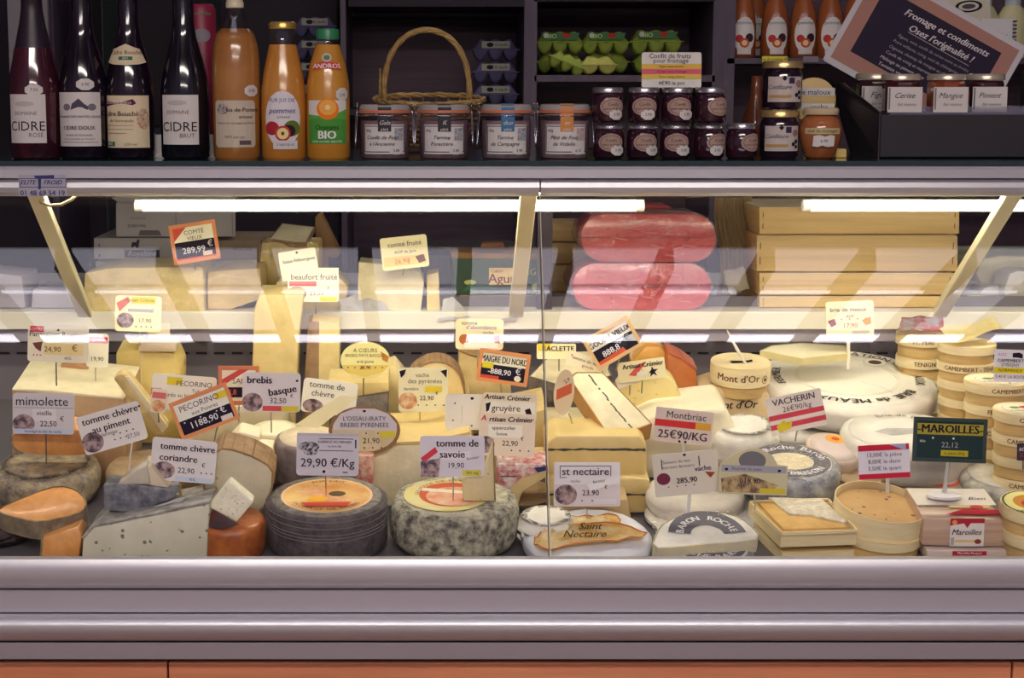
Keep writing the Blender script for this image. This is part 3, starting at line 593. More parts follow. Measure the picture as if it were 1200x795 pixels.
for (x, rr), nm in zip(spots, names):
    loc = stand(x, 3.07-.02*rr); loc.z += rr*41.6*s_
    lb = 'small dark jam jar with silver lid, '+nm
    if first: jp.location = loc; jp['label'] = lb; j = jp; first = False
    else: j = copy_tree(jp, None, loc, lb); 
    j.rotation_euler.z = {713: 0, 752: .1, 791: -.1, 830: .5, 868: .6, 711: .2, 753: -.1, 792: 0, 831: .45}[x]
for j in [o for o in COL.objects if o.name.startswith('jam_jar')]:
    if 'without' in j['label'] or 'bottom row, rightmost' in j['label']: continue
    h = sum(map(ord, j['label'])) % 3
    s = s_; fn = cyl(18.5*s, s); cx_ = (-2, 5, 9)[h]
    label_on(j, fn, 0, 0, 0, 0, PW, [('t', '3.90', cx_, -10, 4.5, INK)], 'price_sticker', oct_pts(cx_, 10, 9, 6.5), .0014)
# card on the jam jars
sign('white, yellow and pink card leaning above the jam jars, about fruit confit for cheese', 787, 82, 70, 41, 0, 3.07, [('b', -35, -7, 35, -1, (226, 190, 90)), ('b', -35, -1, 35, 5, (222, 104, 124)), ('b', -35, 5, 35, 10.5, (226, 196, 90)), ('t', 'Confit de fruits', -2, -16, 8, INK), ('t', 'pour fromage', -1, -10.5, 7.5, INK), ('t', 'Figue extra brebis', 0, -4, 4, (120, 80, 60)), ('t', 'Cerise noire fromage', 0, 2, 4, (140, 50, 70)), ('t', 'Poire coing chèvre', 0, 8, 4, (120, 80, 60)), ('t', '4€90 le pot', 0, 15.5, 6.5, INK)], bg=(226, 220, 214), name='price_card', r=2)
# gold lid jars, honey
def wjar(cx, zb, lab, lid, body):
    Y = 3.08; s = scl(cx, Y); loc = stand(cx, Y); loc.z += zb*s; t = thing('jam_jar', lab, 'jar', loc, 'gold lid jars in a stack')
    part('jam', lathe([(0, 0), (20, 0), (23, 4), (23, 40), (20, 47), (0, 47)], 30, s), mat(body, rough=.08, coat=.6), t, smooth=50)
    part('lid', lathe([(21, 47.5), (23.4, 48), (23.4, 54), (22, 56), (20, 55.2), (0, 55.2)], 30, s), mat(lid, rough=.25, metal=.7), t, smooth=50)
    fn = cyl(23.2*s, s); label_on(t, fn, -22, 22, 9, 38, (196, 184, 178), [('q', [(-5, -36), (-2, -39), (1, -36), (-2, -33)], INK), ('b', 3, -37, 10, -30, (60, 50, 80)), ('t', 'Confiture', -8, -26, 7, (60, 70, 110), 0, 0, .3), ('o', 13, -17, 2.5, 2.5, INK), ('o', 17, -20, 2.5, 2.5, INK), ('o', 17, -14, 2.2, 2.2, INK), ('b', -20, -17, 6, -14, (190, 150, 90)), ('o', 15, -30, 4, 4, (150, 120, 110))])
    return t
wjar(912, 0, 'gold lid jam jar with pale label, bottom of the stack of two', (210, 180, 120), (36, 20, 36)); wjar(914, 56.6, 'gold lid jam jar with pale label, top of the stack of two', (214, 184, 126), (34, 18, 34))
t, s = bottle('round orange honey pot with pale lid and white sticker', 960, 3.07, [(0, 0), (15, 0), (18, 3), (24, 22), (25.5, 34), (22, 45), (16, 51), (0, 51)], mat((178, 108, 62), (150, 86, 52), 12, .12, coat=.6), cat='jar', name='honey_pot')
part('lid', lathe([(20, 51), (21, 53), (21, 57), (19, 59), (0, 59)], 30, s), mat((206, 186, 150), rough=.35), t, smooth=40); 
fn = cyl(25.6*s, s); label_on(t, fn, -24, 20, 29, 36, (196, 176, 130), [('t', 'miel de montagne', -2, -32.5, 5, INK)]); label_on(t, fn, 0, 0, 0, 0, PW, [('t', '6.90', -1, -21, 5, INK)], 'price_sticker', [(-14, 15), (-8, 14), (-3, 16), (3, 14), (11, 15), (12, 27), (6, 28), (0, 26), (-6, 28), (-13, 27)], .001)
t = thing('cheese_box', 'round wooden cheese box lid standing upright behind the honey pot', 'cheese box', stand(950, 3.22)); s = scl(950, 3.22)
part('lid', (lambda b: (bmesh.ops.transform(b, matrix=Matrix.Translation((0, 0, 64*s)) @ Matrix.Rotation(math.radians(90), 4, 'X'), verts=b.verts), b)[1])(lathe([(0, 0), (26, 0), (26, 5), (24, 6.5), (0, 6.5)], 36, s)), mat((220, 192, 130), rough=.5), t, smooth=40)
g = lambda x, y, o=0: Vector((x*s, -7.2*s-o, (64-y)*s)); marks(t, g, [('b', -24, -14, 24, -5, (226, 222, 220)), ('t', 'de maloux', 0, -9, 9, INK), ('b', -14, 4, 24, 13, (226, 222, 220)), ('t', 'vache', 6, 8.5, 9, INK), ('o', -8, 20, 1.6, 1.6, INK), ('o', 2, 20, 1.6, 1.6, INK), ('o', 12, 19, 1.6, 1.6, INK)])
part('stand', bx((0, .01, 19*s), (14*s, .01, 38*s)), mat((214, 200, 170)), t)
t, s = bottle('amber bottle lying in shade behind the gold lid jars', 884, 3.3, [(0, 0), (14, 0), (15, 3), (15, 40), (7, 66), (6, 90), (0, 90)], mat((120, 60, 32), rough=.1, coat=.5))
t = thing('cork_block', 'small yellow block beside the honey pot', 'block', stand(984, 3.1)); part('body', bx((0, 0, .008), (.02, .02, .016), .002), mat((220, 190, 110)), t)
# basket
bk = thing('basket', 'empty oval wicker basket with tall arched handle behind the pâté jars', 'basket', P(503, 150, 3.42)); bk.location.z = ZT
s = scl(503, 3.42); W1 = mat((206, 170, 104), (150, 112, 62), 60, .5, stretch=(1, 1, 1)); W2 = mat((140, 104, 66), (92, 66, 50), 60, .6)
def ring(rx, ry, z, n, amp, r, m, nm, tiltz=0, k=3):
    bm = bmesh.new()
    for q in range(k):
        pts = []
        for i in range(n):
            a = 2*math.pi*i/n; wv = math.sin(a*9+q*2.1); pts.append(Vector(((rx+amp*wv)*math.cos(a)*s, (ry+amp*wv)*math.sin(a)*s, (z+amp*math.cos(a*9+q*2.1)+tiltz*math.sin(a)+noise.noise(Vector((a*2, q*3, z)))*2.5)*s)))
        tube(bm, pts, r*s, 6, closed=True)
    part(nm, bm, m, bk, smooth=True)
RX, RY = 62, 46
for i in range(8): f = .62+.38*math.sin(i/7*math.pi/2); ring(RX*f, RY*f, 8+i*6, 60, .9, 1.3, W2, 'woven_row', 0, 2)
ring(RX+2, RY+2, 60, 80, 1.6, 1.7, W1, 'rim', 5, 4)
bm = bmesh.new()
for i in range(26):
    a = 2*math.pi*i/26; tube(bm, [Vector((RX*.55*math.cos(a)*s, RY*.55*math.sin(a)*s, 4*s)), Vector((RX*.85*math.cos(a)*s, RY*.85*math.sin(a)*s, 24*s)), Vector((RX*math.cos(a)*s, RY*math.sin(a)*s, 62*s))], 1.2*s, 5)
o = part('stakes', bm, W2, bk, smooth=True); o['kind'] = 'stuff'
part('bottom', lathe([(0, 2), (RX*.55, 2), (RX*.6, 5), (0, 5)], 30, s, sy=.75), W2, bk, smooth=40)
bm = bmesh.new()
for q in range(4):
    pts = []
    for i in range(41):
        f = i/40; a = math.pi*(1-f); tw = f*16+q*1.57; pts.append(Vector(((-4+(51+1.8*math.cos(tw))*math.cos(a)+(1-f)*2)*s, (1.8*math.sin(tw))*s, (58+(82+1.8*math.cos(tw))*math.sin(a)**.75)*s)))
    tube(bm, pts, 1.9*s, 6)
part('handle', bm, W1, bk, smooth=True)
tube_b = tube(bmesh.new(), [Vector((-58*s, -4*s, 50*s)), Vector((-57*s, -5*s, 96*s))], 1.5*s, 6); part('loose_end', tube_b, W1, bk, smooth=True)
# black box with tray of little jars, chalkboard
Yb = 3.06; s = scl(1100, Yb)
t = thing('display_box', 'black box on the right end of the glass shelf carrying a clear tray of jars', 'box', stand(1112, Yb+.11))
part('body', bx((0, 0, 26*s), (204*s, .2, 50*s), .002), mat((30, 22, 34), rough=.5), t); part('side_flap', prism([Vector((-104*s, -.1, 0)), Vector((-104*s, -.1, 54*s)), Vector((-132*s, .0, 88*s)), Vector((-132*s, .1, 88*s)), Vector((-104*s, .1, 0))], (1.5*s, 0, 0)), mat((44, 34, 50), rough=.4), t)
zt_ = ZT+51.2*s
tr = thing('clear_tray', 'clear plastic tray on the black box', 'tray', Vector((stand(1118, Yb+.1).x, Yb+.1, zt_)))
ct = clear(tint=(.9, .9, .9), base=.25, gain=.6, rough=.15); 
part('bottom', bx((0, 0, .002), (190*s, .17, .003)), ct, tr)
for a in (-1, 1): part('rim', bx((0, a*.085, .006), (190*s, .004, .016), .001), ct, tr); part('rim', bx((a*95*s, 0, .006), (.004, .17, .016), .001), ct, tr)
def sqjar(cx, Y, lab, cont, txt, col=PW):
    s = scl(cx, Y); loc = stand(cx, Y); loc.z = zt_+.004; t = thing('jam_jar', lab, 'jar', loc, 'jars in the clear tray')
    part('jam', lathe([(0, 0), (20, 0), (21.5, 2), (21.5, 32), (20, 36), (0, 36)], 8, s, a0=math.pi/8, a1=math.pi/8+2*math.pi), mat(cont, rough=.1, coat=.6), t, smooth=20)
    part('lid', lathe([(20, 36.5), (22.5, 37), (22.5, 42), (21, 44), (0, 44)], 24, s), mat((206, 196, 176), rough=.25, metal=.5), t, smooth=50)
    g = lambda x, y, o=0: Vector((x*s, -20.2*s-o, -y*s)); part('label', prism([g(-20, -29), g(20, -29), g(20, 0), g(-20, 0)], (0, .0008, 0)), mat(col), t)
    marks(t, g, [('t', txt, -1, -19, 9, INK, 0, 0, .4), ('t', 'fait maison', 2, -9, 5, (90, 84, 100), 0, 0, .3), ('b', -19, -28, -17, -3, (120, 130, 130))])
sqjar(1022, 3.2, 'jar with pale lid in the tray, half hidden at the left back', (60, 30, 36), 'Figue'); sqjar(1052, 3.1, 'jar with lace label reading cerise, left in the tray', (70, 24, 34), 'Cerise'); sqjar(1105, 3.1, 'jar with orange contents in the middle of the tray', (140, 66, 34), 'Mangue'); sqjar(1150, 3.12, 'jar on the right of the tray with piment label', (56, 26, 32), 'Piment')
Y = 3.25
sign('large framed chalkboard with pinkish tan border, tilted, above the tray of jars', 1084, 63, 203, 129, 29, 3.30, [('b', -95, -57, 95, 57, (178, 132, 120)), ('b', -78, -44, 78, 40, (52, 44, 62)),
    ('t', 'Fromage et condiments', 10, -33, 11.5, (226, 218, 220), .02, -2, .3), ('t', 'Osez l\'originalité !', 10, -19, 11.5, (226, 218, 220), .02, -2, .3), ('b', -30, -12.6, 52, -12, (200, 194, 200)), ('t', 'Figues, noix, confit de cerise noire au brebis', 8, -5, 5.2, (170, 160, 172), 0, -2, .2), ('t', 'Poire williams, coing, miel de châtaignier', 2, 3, 5.2, (170, 160, 172), 0, -2, .2), ('t', 'Oignons, chutney de mangue au chèvre', 0, 11, 5.2, (180, 170, 182), 0, -2, .2), ('t', 'Confit de coing et marrons', -12, 19, 5.4, (190, 184, 192), 0, -2, .2), ('t', 'Mélange au piment doux', -16, 27, 5.8, (200, 190, 200), .01, -2, .2), ('t', 'Tomates vertes', -24, 35, 6, (206, 198, 206), .01, -2, .2)],
    bg=(206, 200, 206), name='chalkboard', cat='chalkboard', r=3)
b = thing('board_easel', 'small dark wire easel behind the chalkboard', 'easel', stand(1084, 3.42)); part('leg', bx((0, 0, .07), (.006, .08, .14)), mat((40, 32, 44)), b)
sc_ = thing('black_device', 'dark device at the right edge behind the chalkboard corner', 'device', stand(1200, 3.42)); part('body', bx((0.03, 0, .08), (.07, .07, .16), .008), mat((36, 28, 42), rough=.35), sc_); part('panel', bx((.02, -.037, .11), (.05, .004, .08), .002), mat((58, 50, 74), rough=.3), sc_)
# ---- on the shelving
def juice_back(x, k, Y=5.08):
    s = (Y*math.cos(PITCH))/F; p = P(x, 68, Y); t = thing('juice_bottle', ('orange juice bottle with apple label on the back shelf, '+k), 'bottle', Vector((p.x, Y, P(900, 68, 5.0).z+.001)), 'juice bottles on the back shelf')
    part('bottle_body', lathe([(0, 0), (14.5, 0), (16, 2), (16, 36), (14, 52), (10, 66), (8, 80), (0, 80)], 26, s), mat((160, 90, 50), (134, 70, 42), 9, .15, coat=.6), t, smooth=50)
    part('cap', lathe([(9, 80), (9, 88), (0, 89)], 20, s), mat((222, 186, 100), rough=.3, metal=.6), t, smooth=50)
    fn = cyl(16.2*s, s); label_on(t, fn, 0, 0, 0, 0, (222, 214, 210), [('t', 'pommes', 0, -40, 5.5, (60, 110, 130)), ('o', -6, -22, 4.5, 4.5, (190, 60, 60)), ('o', 6, -23, 5, 5, (60, 40, 50)), ('o', 0, -17, 5.5, 5.5, (190, 90, 60)), ('o', 0, -17, 3.2, 3.2, (240, 200, 150)), ('b', -8, -11, 8, -4, (216, 206, 204))], 'label', ell(0, 26, 13.5, 21))
for x, k, y in ((869, 'leftmost', 5.06), (884, 'behind, between the first two', 5.28), (907, 'second in the front', 5.06), (940, 'third in the front', 5.06), (971, 'fourth in the front', 5.06), (1001, 'beside the chalkboard', 5.06)): juice_back(x, k, y)
GC = mat((164, 184, 76), (140, 160, 62), 30, .6, bump=.2); GC2 = mat((206, 204, 110), (180, 182, 90), 30, .6, bump=.2); BC = mat((92, 86, 122), (74, 68, 104), 30, .7, bump=.2)
def carton(px, py, Y, w, lab, m, group, lid=None, rot=(0, 0, 0), cups=(3, 2), half=False):
    """egg carton: domed lid over a tray of cups. (px,py) foot, w width px"""
    s = mpp(px, py, Y); t = thing('egg_carton', lab, 'egg carton', P(px, py, Y), group, rot); W = w*s; D = W*.68; H = W*.47
    def grid(nx, ny, f):
        bm = bmesh.new(); g = [[bm.verts.new(f(i/nx, j/ny)) for i in range(nx+1)] for j in range(ny+1)]
        for j in range(ny):
            for i in range(nx): bm.faces.new((g[j][i], g[j][i+1], g[j+1][i+1], g[j+1][i]))
        return bm
    def lidf(u, v):
        e = min(u, 1-u)*W/.012/1.6; e2 = min(v, 1-v)*D/.012/1.6; ed = min(1, e)*min(1, e2); b = abs(math.sin(u*math.pi*cups[0]))*abs(math.sin(v*math.pi*cups[1]))
        return Vector(((u-.5)*W*(1-.10*ed), (v-.5)*D*(1-.1*ed), H*.52+ed*(H*.34+b*H*.14)))
    def trayf(u, v):
        b = max(0, abs(math.sin(u*math.pi*cups[0]))*abs(math.sin(v*math.pi*cups[1])))**.45; return Vector(((u-.5)*W*.97, (v-.5)*D*.97, H*.52*(1-b)))
    part('lid', grid(36, 20, lidf), m, t, smooth=True); part('tray', grid(36, 20, trayf), m, t, smooth=True)
    part('flange', bx((0, 0, H*.52), (W*1.04, D*1.04, .003), .001), m, t)
    if lid:
        g = lambda x, y, o=0: Vector((x*s, -D*.2-y*s*.4, H*.96+.002+o-y*s*.18))
        g2 = lambda x, y, o=0: Vector((x*s, -D/2-.0035-o, H*.74-y*s))
        if lid == 'green':
            part('label', prism([g2(-w*.4, -5), g2(w*.4, -5), g2(w*.34, 3), g2(-w*.34, 3)], (0, .001, 0)), mat((46, 110, 50)), t); marks(t, g2, [('t', 'BIO', -w*.18, -1, 7, (200, 220, 140), .02), ('o', w*.12, -2, 4.5, 3, (190, 60, 40)), ('o', -w*.3, -2, 3, 3, (200, 205, 190)), ('t', 'oeufs', 0, 5.5, 3, (60, 90, 40))])
        else: part('label', prism([g2(-w*.3, -4), g2(w*.3, -4), g2(w*.3, 4), g2(-w*.3, 4)], (0, .001, 0)), mat((136, 134, 120)), t); marks(t, g2, [('o', -w*.12, 0, 4, 2.6, INK), ('t', '6 oeufs', w*.12, 0, 5, INK)])
    return t
gg = 'green egg cartons on the shelf'
for x, k in ((655, 'left'), (708, 'middle'), (767, 'right')):
    carton(x, 86, 5.2, 54, 'green egg carton at the bottom of the %s pile' % k, GC, gg); carton(x, 64, 5.16, 56 if x < 760 else 60, 'green egg carton with printed lid on top of the %s pile' % k, GC, gg, 'green')
carton(660, 84, 5.04, 44, 'green egg carton tilted open at the front left', GC, gg, None, (0, .38, 0)); carton(700, 87, 5.05, 44, 'yellowish green egg carton seen end on in front', GC2, gg, None, (0, 0, 0), (2, 3))
gg = 'dark violet egg cartons in the middle bay'
for i, (y, k) in enumerate(((124, 'bottom'), (98, 'middle'), (72, 'top'))): carton(580, y, 5.12, 54, 'dark violet egg carton, %s of the pile behind the basket' % k, BC, gg, 'b')
gg = 'dark blue egg cartons behind the juices'
for i, (y, k) in enumerate(((122, 'bottom'), (96, 'third from the top'), (70, 'second from the top'), (44, 'top'))): carton(370, y, 5.12, 50, 'dark blue egg carton behind the juice bottles, %s of the pile' % k, BC, gg, 'b')
# things on the shelf at upper right
for i, (x, k) in enumerate(((1150, 'left'), (1184, 'right'))):
    s = 5.0/F; p = P(x, 68, 5.1); t = thing('cream_bottle', 'cream coloured plastic bottle at the top right, %s one' % k, 'bottle', Vector((p.x, 5.1, P(900, 68, 5.0).z+.001)), 'cream bottles at the top right')
    part('bottle_body', lathe([(0, 0), (17, 0), (18, 2), (18, 46), (12, 58), (8, 62), (0, 62)], 24, s), mat((214, 208, 160), rough=.4), t, smooth=50); part('cap', lathe([(9, 60), (9, 72), (0, 72)], 20, s), mat((190, 200, 210)), t, smooth=50)
sign('cream box with a dark round emblem on the shelf at top right', 1130, 22, 62, 60, -4, 4.9, [('o', 6, -14, 16, 7, INK), ('o', 6, -14, 12, 5, (220, 214, 196)), ('o', 6, -14, 8, 3, (90, 84, 90))], bg=(220, 212, 190), name='cream_box', cat='box')
nb = sign('white spiral bound notebook at the top right edge', 1170, 50, 40, 56, 0, 4.8, [('t', 'Cahier', 0, -8, 8, (160, 156, 170))], bg=(226, 222, 224), name='notebook', cat='notebook', r=1)
s = mpp(1188, 48, 4.8); bm = bmesh.new(); base = P(1189, 25, 4.8)
for i in range(12): box(bm, base+Vector((0, -.004, -i*4.4*s)), (.008, .012, .004))
o = part('spiral', bm, mat((40, 34, 44)), nb, world=True); o['kind'] = 'stuff'
# ================================================================ CHEESES AND GOODS INSIDE THE CASE
def C_(c, d=14, sc=14, **k): return mat(c, tuple(max(0, v-d) for v in c), sc, **k)
YEL_P = C_((236, 212, 148), 24, 22, rough=.42, bump=.3, coat=.25); PALE = C_((240, 228, 190), 22, 26, rough=.45, bump=.35); CREAMP = C_((246, 236, 204), 14, 18, rough=.5, bump=.1)
GRUY = C_((226, 200, 142), 26, 24, rough=.45, bump=.35); ORG_P = C_((240, 172, 104), 34, 26, rough=.4, bump=.4, coat=.3); AMBER = C_((232, 172, 74), 26, 12, rough=.4, coat=.3)
EMM = C_((230, 204, 124), 20, 16, rough=.5, bump=.25); GOAT = mat((214, 208, 188), (196, 190, 168), 14, .5, bump=.15, spots=((112, 110, 90), 75, .24)); TOMP = mat((206, 196, 170), (188, 178, 150), 24, .5, bump=.1, spots=((160, 148, 118), 90, .2))
R_TAN = mat((176, 140, 96), (132, 102, 76), 28, .7, bump=.5); R_GREY = mat((150, 140, 128), (84, 76, 78), 34, .8, bump=.7); R_BRN = mat((206, 122, 60), (140, 66, 34), 30, .4, coat=.3, bump=.2)
R_BLK = mat((104, 96, 96), (62, 54, 62), 60, .8, bump=.6); R_SAV = mat((196, 190, 168), (84, 80, 74), 62, .9, bump=1.0, sharp=.35); R_SAVT = mat((222, 216, 190), (160, 152, 130), 60, .9, bump=.7); R_CRUST = mat((190, 170, 134), (120, 110, 104), 46, .7, bump=1.0, sharp=.2, coat=.3)
R_WHT = mat((240, 236, 224), (214, 208, 198), 20, .8, bump=.5); R_BLUE = mat((186, 186, 186), (110, 112, 122), 30, .6, bump=.5, coat=.3, sharp=.4); R_MIM = mat((164, 146, 116), (110, 96, 84), 40, .8, bump=.6)
PAP = mat((238, 236, 234), (222, 220, 222), 10, .6, bump=.3, bscale=30); FILM = clear(base=.05, gain=.5, rough=.08, bump=.9); FILM2 = clear(base=.12, gain=.5, rough=.12, bump=1)
WOODB = mat((216, 184, 124), (196, 162, 102), 16, .55, stretch=(.5, 1, 6), bump=.15); WOODL = mat((244, 228, 184), (228, 206, 156), 20, .55, stretch=(.6, .6, 4), bump=.1); WOODF = mat((226, 196, 138), (208, 174, 114), 10, .55, stretch=(.3, 1, 7), bump=.15); KRAFT = mat((166, 128, 84), (146, 110, 72), 30, .75)
def add(t, name, pts, Y, ext, m, bev=.002, dz=.18, dx=0, rough=0, sm=0, label=None):
    pts = [(x, dk(Y) if y is None else y) for x, y in pts]
    if sm: pts = smooth_pts(pts, sm)
    return part(name, prism([P(x, y, Y) for x, y in pts], (dx, ext, dz*ext), bev, rough), m, t, world=True, smooth=35, label=label)
def rindrim(t, pts, Y, ext, m, edges, th=2.0, dz=.18, name='rind', out=None):
    """rind along chosen edges of a block: a thin skin that stands a little proud of the paste"""
    pts = [(x, dk(Y) if y is None else y) for x, y in pts]; cx = sum(p[0] for p in pts)/len(pts); cy = sum(p[1] for p in pts)/len(pts); n = len(pts)
    for e in edges:
        a, b = pts[e], pts[(e+1) % n]; ex, ey = b[0]-a[0], b[1]-a[1]; L = math.hypot(ex, ey) or 1; nx, ny = ey/L, -ex/L
        if nx*(a[0]-cx)+ny*(a[1]-cy) < 0: nx, ny = -nx, -ny
        q = [(a[0]+nx*th, a[1]+ny*th), (b[0]+nx*th, b[1]+ny*th), (b[0]-nx*.5, b[1]-ny*.5), (a[0]-nx*.5, a[1]-ny*.5)]
        add(t, name, q, Y-.001, ext+.001, m, bev=.0006, dz=dz)
def lineon(t, pts, Y, col, w=1.2, name='ash_line', th=.0012):
    bm = bmesh.new(); wp = [P(x, y, Y-.0005) for x, y in pts]; s = mpp(pts[0][0], pts[0][1], Y)
    tube(bm, wp, [w*s*(.5+2.2*abs(noise.noise(p*90))) for p in wp], 5); part(name, bm, mat(col, rough=.8), t, world=True)
def uy(Y): return 397.5+F*math.tan(math.atan((CH-zs)/Y)-PITCH)
def us(label, name, cat, pts, Y, ext, m, **k):
    pts = [(x, uy(Y) if y is None else y) for x, y in pts]; k.setdefault('dz', 0); return solid(label, name, cat, pts, Y, ext, m, **k)
def face(t, Y, x, y, tilt=0):
    """print frame on a vertical front face: origin at picture point"""
    s = mpp(x, y, Y); O = P(x, y, Y)-t.location; return lambda a, b, o=0: O+Vector((a*s, -.0006-o, -b*s))
# ---------------------------------------------------------------- upper shelf
def carton_box(lab, x0, y0, x1, y1, Y, ext, m, group=None, top=None, side=0, dx=0):
    t = us(lab, 'carton', 'carton', [(x0, y1), (x0, y0), (x1, y0), (x1, y1)], Y, ext, m, group=group, bev=.0015, dx=dx)
    return t
CBX = mat((196, 190, 188), (186, 180, 180), 8, .7)
t = carton_box('flat white cardboard carton at the bottom of the left stack', 112, 306, 300, uy(3.80), 3.80, .3, CBX)
t = carton_box('white carton with a dark brand band and small animal emblem, middle of the left stack', 110, 279, 206, 304, 3.79, .3, CBX, dx=.0); g = face(t, 3.79, 158, 292)
marks(t, g, [('b', -12, 1, 29, 10, (86, 80, 92)), ('t', 'Royaltine', 8, 5.5, 9, (200, 196, 200), 0, 0, .3), ('q', [(-4, -3), (-3, -8), (2, -8), (4, -12), (6, -10), (5, -6), (4, -1), (2, -1), (1, -4), (-2, -4), (-3, -1)], (70, 64, 76)), ('b', -42, -6, -41, -3, INK), ('b', -42, 6, -41, 9, INK)])
t = carton_box('brown cardboard box in the left stack under the white carton', 208, 282, 310, 306, 3.84, .25, mat((186, 164, 138), (170, 148, 124), 8, .7)); g = face(t, 3.84, 280, 292); marks(t, g, [('t', 'FRAGILE', 4, 0, 6, (110, 90, 80))])
t = carton_box('large white carton with hand hole on top of the left stack', 136, 238, 276, 277.5, 3.78, .28, CBX, dx=-.035); g = face(t, 3.78, 170, 262)
marks(t, g, [('t', 'CONSERVER AU FRAIS', 4, -14, 3.6, (130, 126, 134)), ('t', 'FROMAGE', -8, -6, 4, (130, 126, 134)), ('t', 'Z18031936', -10, 3, 4.6, INK), ('q', [(-8, 14), (-6, 8), (16, 8), (19, 14)], (120, 112, 112)), ('b', 36, -24, 36.6, 14, (120, 116, 120)), ('b', 102, -24, 102.6, 14, (130, 126, 130))])
add(t, 'lid_flap', [(140, 238), (130, 232), (250, 231), (260, 238)], 3.775, .28, CBX, dz=0)
# wrapped blocks
p1 = [(97, 373), (99, 320), (130, 314), (238, 312), (240, 368), (200, 378)]
t = us('big yellow hard cheese block wrapped in film, leftmost on the upper shelf', 'cheese_block', 'cheese', p1, 3.42, .2, YEL_P, bev=.004, group='wrapped blocks on the upper shelf'); paper('film_wrap', t.location, [(96, 308), (242, 305), (243, 372), (95, 380)], [3.415]*4, .006, FILM, t)
t = us('yellow hard cheese block wrapped in film, second on the upper shelf', 'cheese_block', 'cheese', [(243, None), (243, 318), (305, 314), (308, 350), (270, None)], 3.44, .2, GRUY, bev=.004, group='wrapped blocks on the upper shelf'); paper('film_wrap', t.location, [(241, 310), (310, 306), (310, 352), (240, 372)], [3.435]*4, .006, FILM, t)
t = us('yellow cheese wedge behind the beaufort card on the upper shelf', 'cheese_block', 'cheese', [(322, 366), (324, 330), (396, 324), (408, 336), (404, 366)], 3.45, .12, YEL_P, bev=.004, group='wrapped blocks on the upper shelf')
t = us('stout yellow cheese chunk in film below the small slab', 'cheese_block', 'cheese', [(300, None), (306, 284), (374, 284), (374, 322), (372, None)], 3.57, .12, EMM, bev=.005); rindrim(t, [(300, uy(3.57)), (306, 284), (374, 284), (374, 322)], 3.57, .12, R_TAN, [0], dz=0); paper('film_wrap', t.location, [(304, 280), (376, 280), (376, 326), (304, 330)], [3.565]*4, .006, FILM2, t)
t = top_solid('pale cheese slab lying on top of the stout yellow chunk', 'cheese_slab', 'cheese', [(316, 280), (331, 262), (368, 266), (358, 284), (345, 284)], (342, 274, 3.60), 22, .012, PALE, side=R_TAN)
t = us('tall brown paper wrapped slab leaning behind the yellow chunk', 'cheese_slab', 'cheese', [(369, 254), (376, 249), (399, 296), (396, 302), (384, 302), (382, None), (372, None)], 3.70, .05, KRAFT)
t = us('pale cheese wedge in the middle of the upper shelf under the tilted card', 'cheese_block', 'cheese', [(419, 352), (420, 307), (470, 312), (492, 319), (497, 332), (492, 374), (470, 368)], 3.43, .1, PALE, bev=.003); 
t2 = us('narrow yellow cheese slab right of the pale wedge on the upper shelf', 'cheese_slab', 'cheese', [(500, None), (500, 322), (514, 319), (516, 366), (508, 374)], 3.44, .09, YEL_P); marks(t2, face(t2, 3.44, 521, 335), [])
t = thing('wrapping_paper', 'white crumpled wrapping paper under the pale wedge', 'paper', P(440, 366, 3.43)); paper('sheet', t.location, [(398, 352), (430, 338), (470, 372), (392, 378)], [3.425, 3.45, 3.41, 3.41], .014, PAP, t, seed=3); 
t = thing('wrapping_paper', 'small white paper cone beside the green carton', 'paper', P(530, 366, 3.43)); paper('sheet', t.location, [(520, 350), (530, 348), (552, 378), (512, 376)], [3.43, 3.45, 3.40, 3.40], .008, PAP, t, seed=9); 
t = thing('wrapping_paper', 'small white paper at the foot of the middle strut', 'paper', P(595, 366, 3.43)); paper('sheet', t.location, [(590, 364), (600, 362), (606, 376), (584, 378)], [3.42, 3.44, 3.395, 3.395], .006, PAP, t, seed=5)
# grey scale behind
t = thing('scale', 'low grey metallic shop scale behind the green carton', 'scale', P(548, 300, 3.86)); t.location.z = zs
part('body', bx((0, 0, .04), (.20, .14, .08), .012), mat((128, 126, 138), rough=.3, metal=.4), t); part('pan', lathe([(0, 0), (.10, 0), (.115, .012), (.115, .016), (0, .012)], 36, 1, c=(0, 0, .082)), mat((170, 168, 176), rough=.25, metal=.8), t, smooth=40)
# green printed carton
GRN = mat((56, 84, 62), (48, 74, 54), 6, .5)
t = us('green printed cheese carton with kraft top in the middle of the upper shelf', 'carton', 'carton', [(532, 346), (530, 302), (636, 302), (638, 346)], 3.50, .12, GRN, bev=.001, dx=-.004); add(t, 'kraft_lid', [(529, 303), (528, 296), (637, 298), (638, 304)], 3.497, .125, KRAFT, dz=0); add(t, 'lid_bump', [(563, 290), (566, 285), (590, 285), (592, 291)], 3.53, .04, mat((150, 96, 60), rough=.6), dz=0)
add(t, 'base_tray', [(538, 346.5), (638, 346.5), (638, uy(3.5)), (538, uy(3.5))], 3.498, .12, mat((206, 160, 140), rough=.6), dz=0)
g = face(t, 3.497, 584, 325); marks(t, g, [('b', -11, -11, 20, 9, (226, 206, 140)), ('b', -10.5, -10.5, 19.5, 8.5, mat((236, 214, 150), (220, 180, 120), 60)), ('t', 'Cœur', -2, -7.5, 6, (150, 60, 40)), ('t', 'Agur', 4, 2, 16, (130, 40, 40), .01), ('o', -33, 6, 7, 3, (190, 190, 120)), ('q', [(-42, 16), (-33, 7), (-24, 16)], (70, 110, 80)), ('t', 'AGUR', 44, -6, 11, (190, 180, 90)), ('o', 44, 12, 5, 5, (170, 180, 110))])
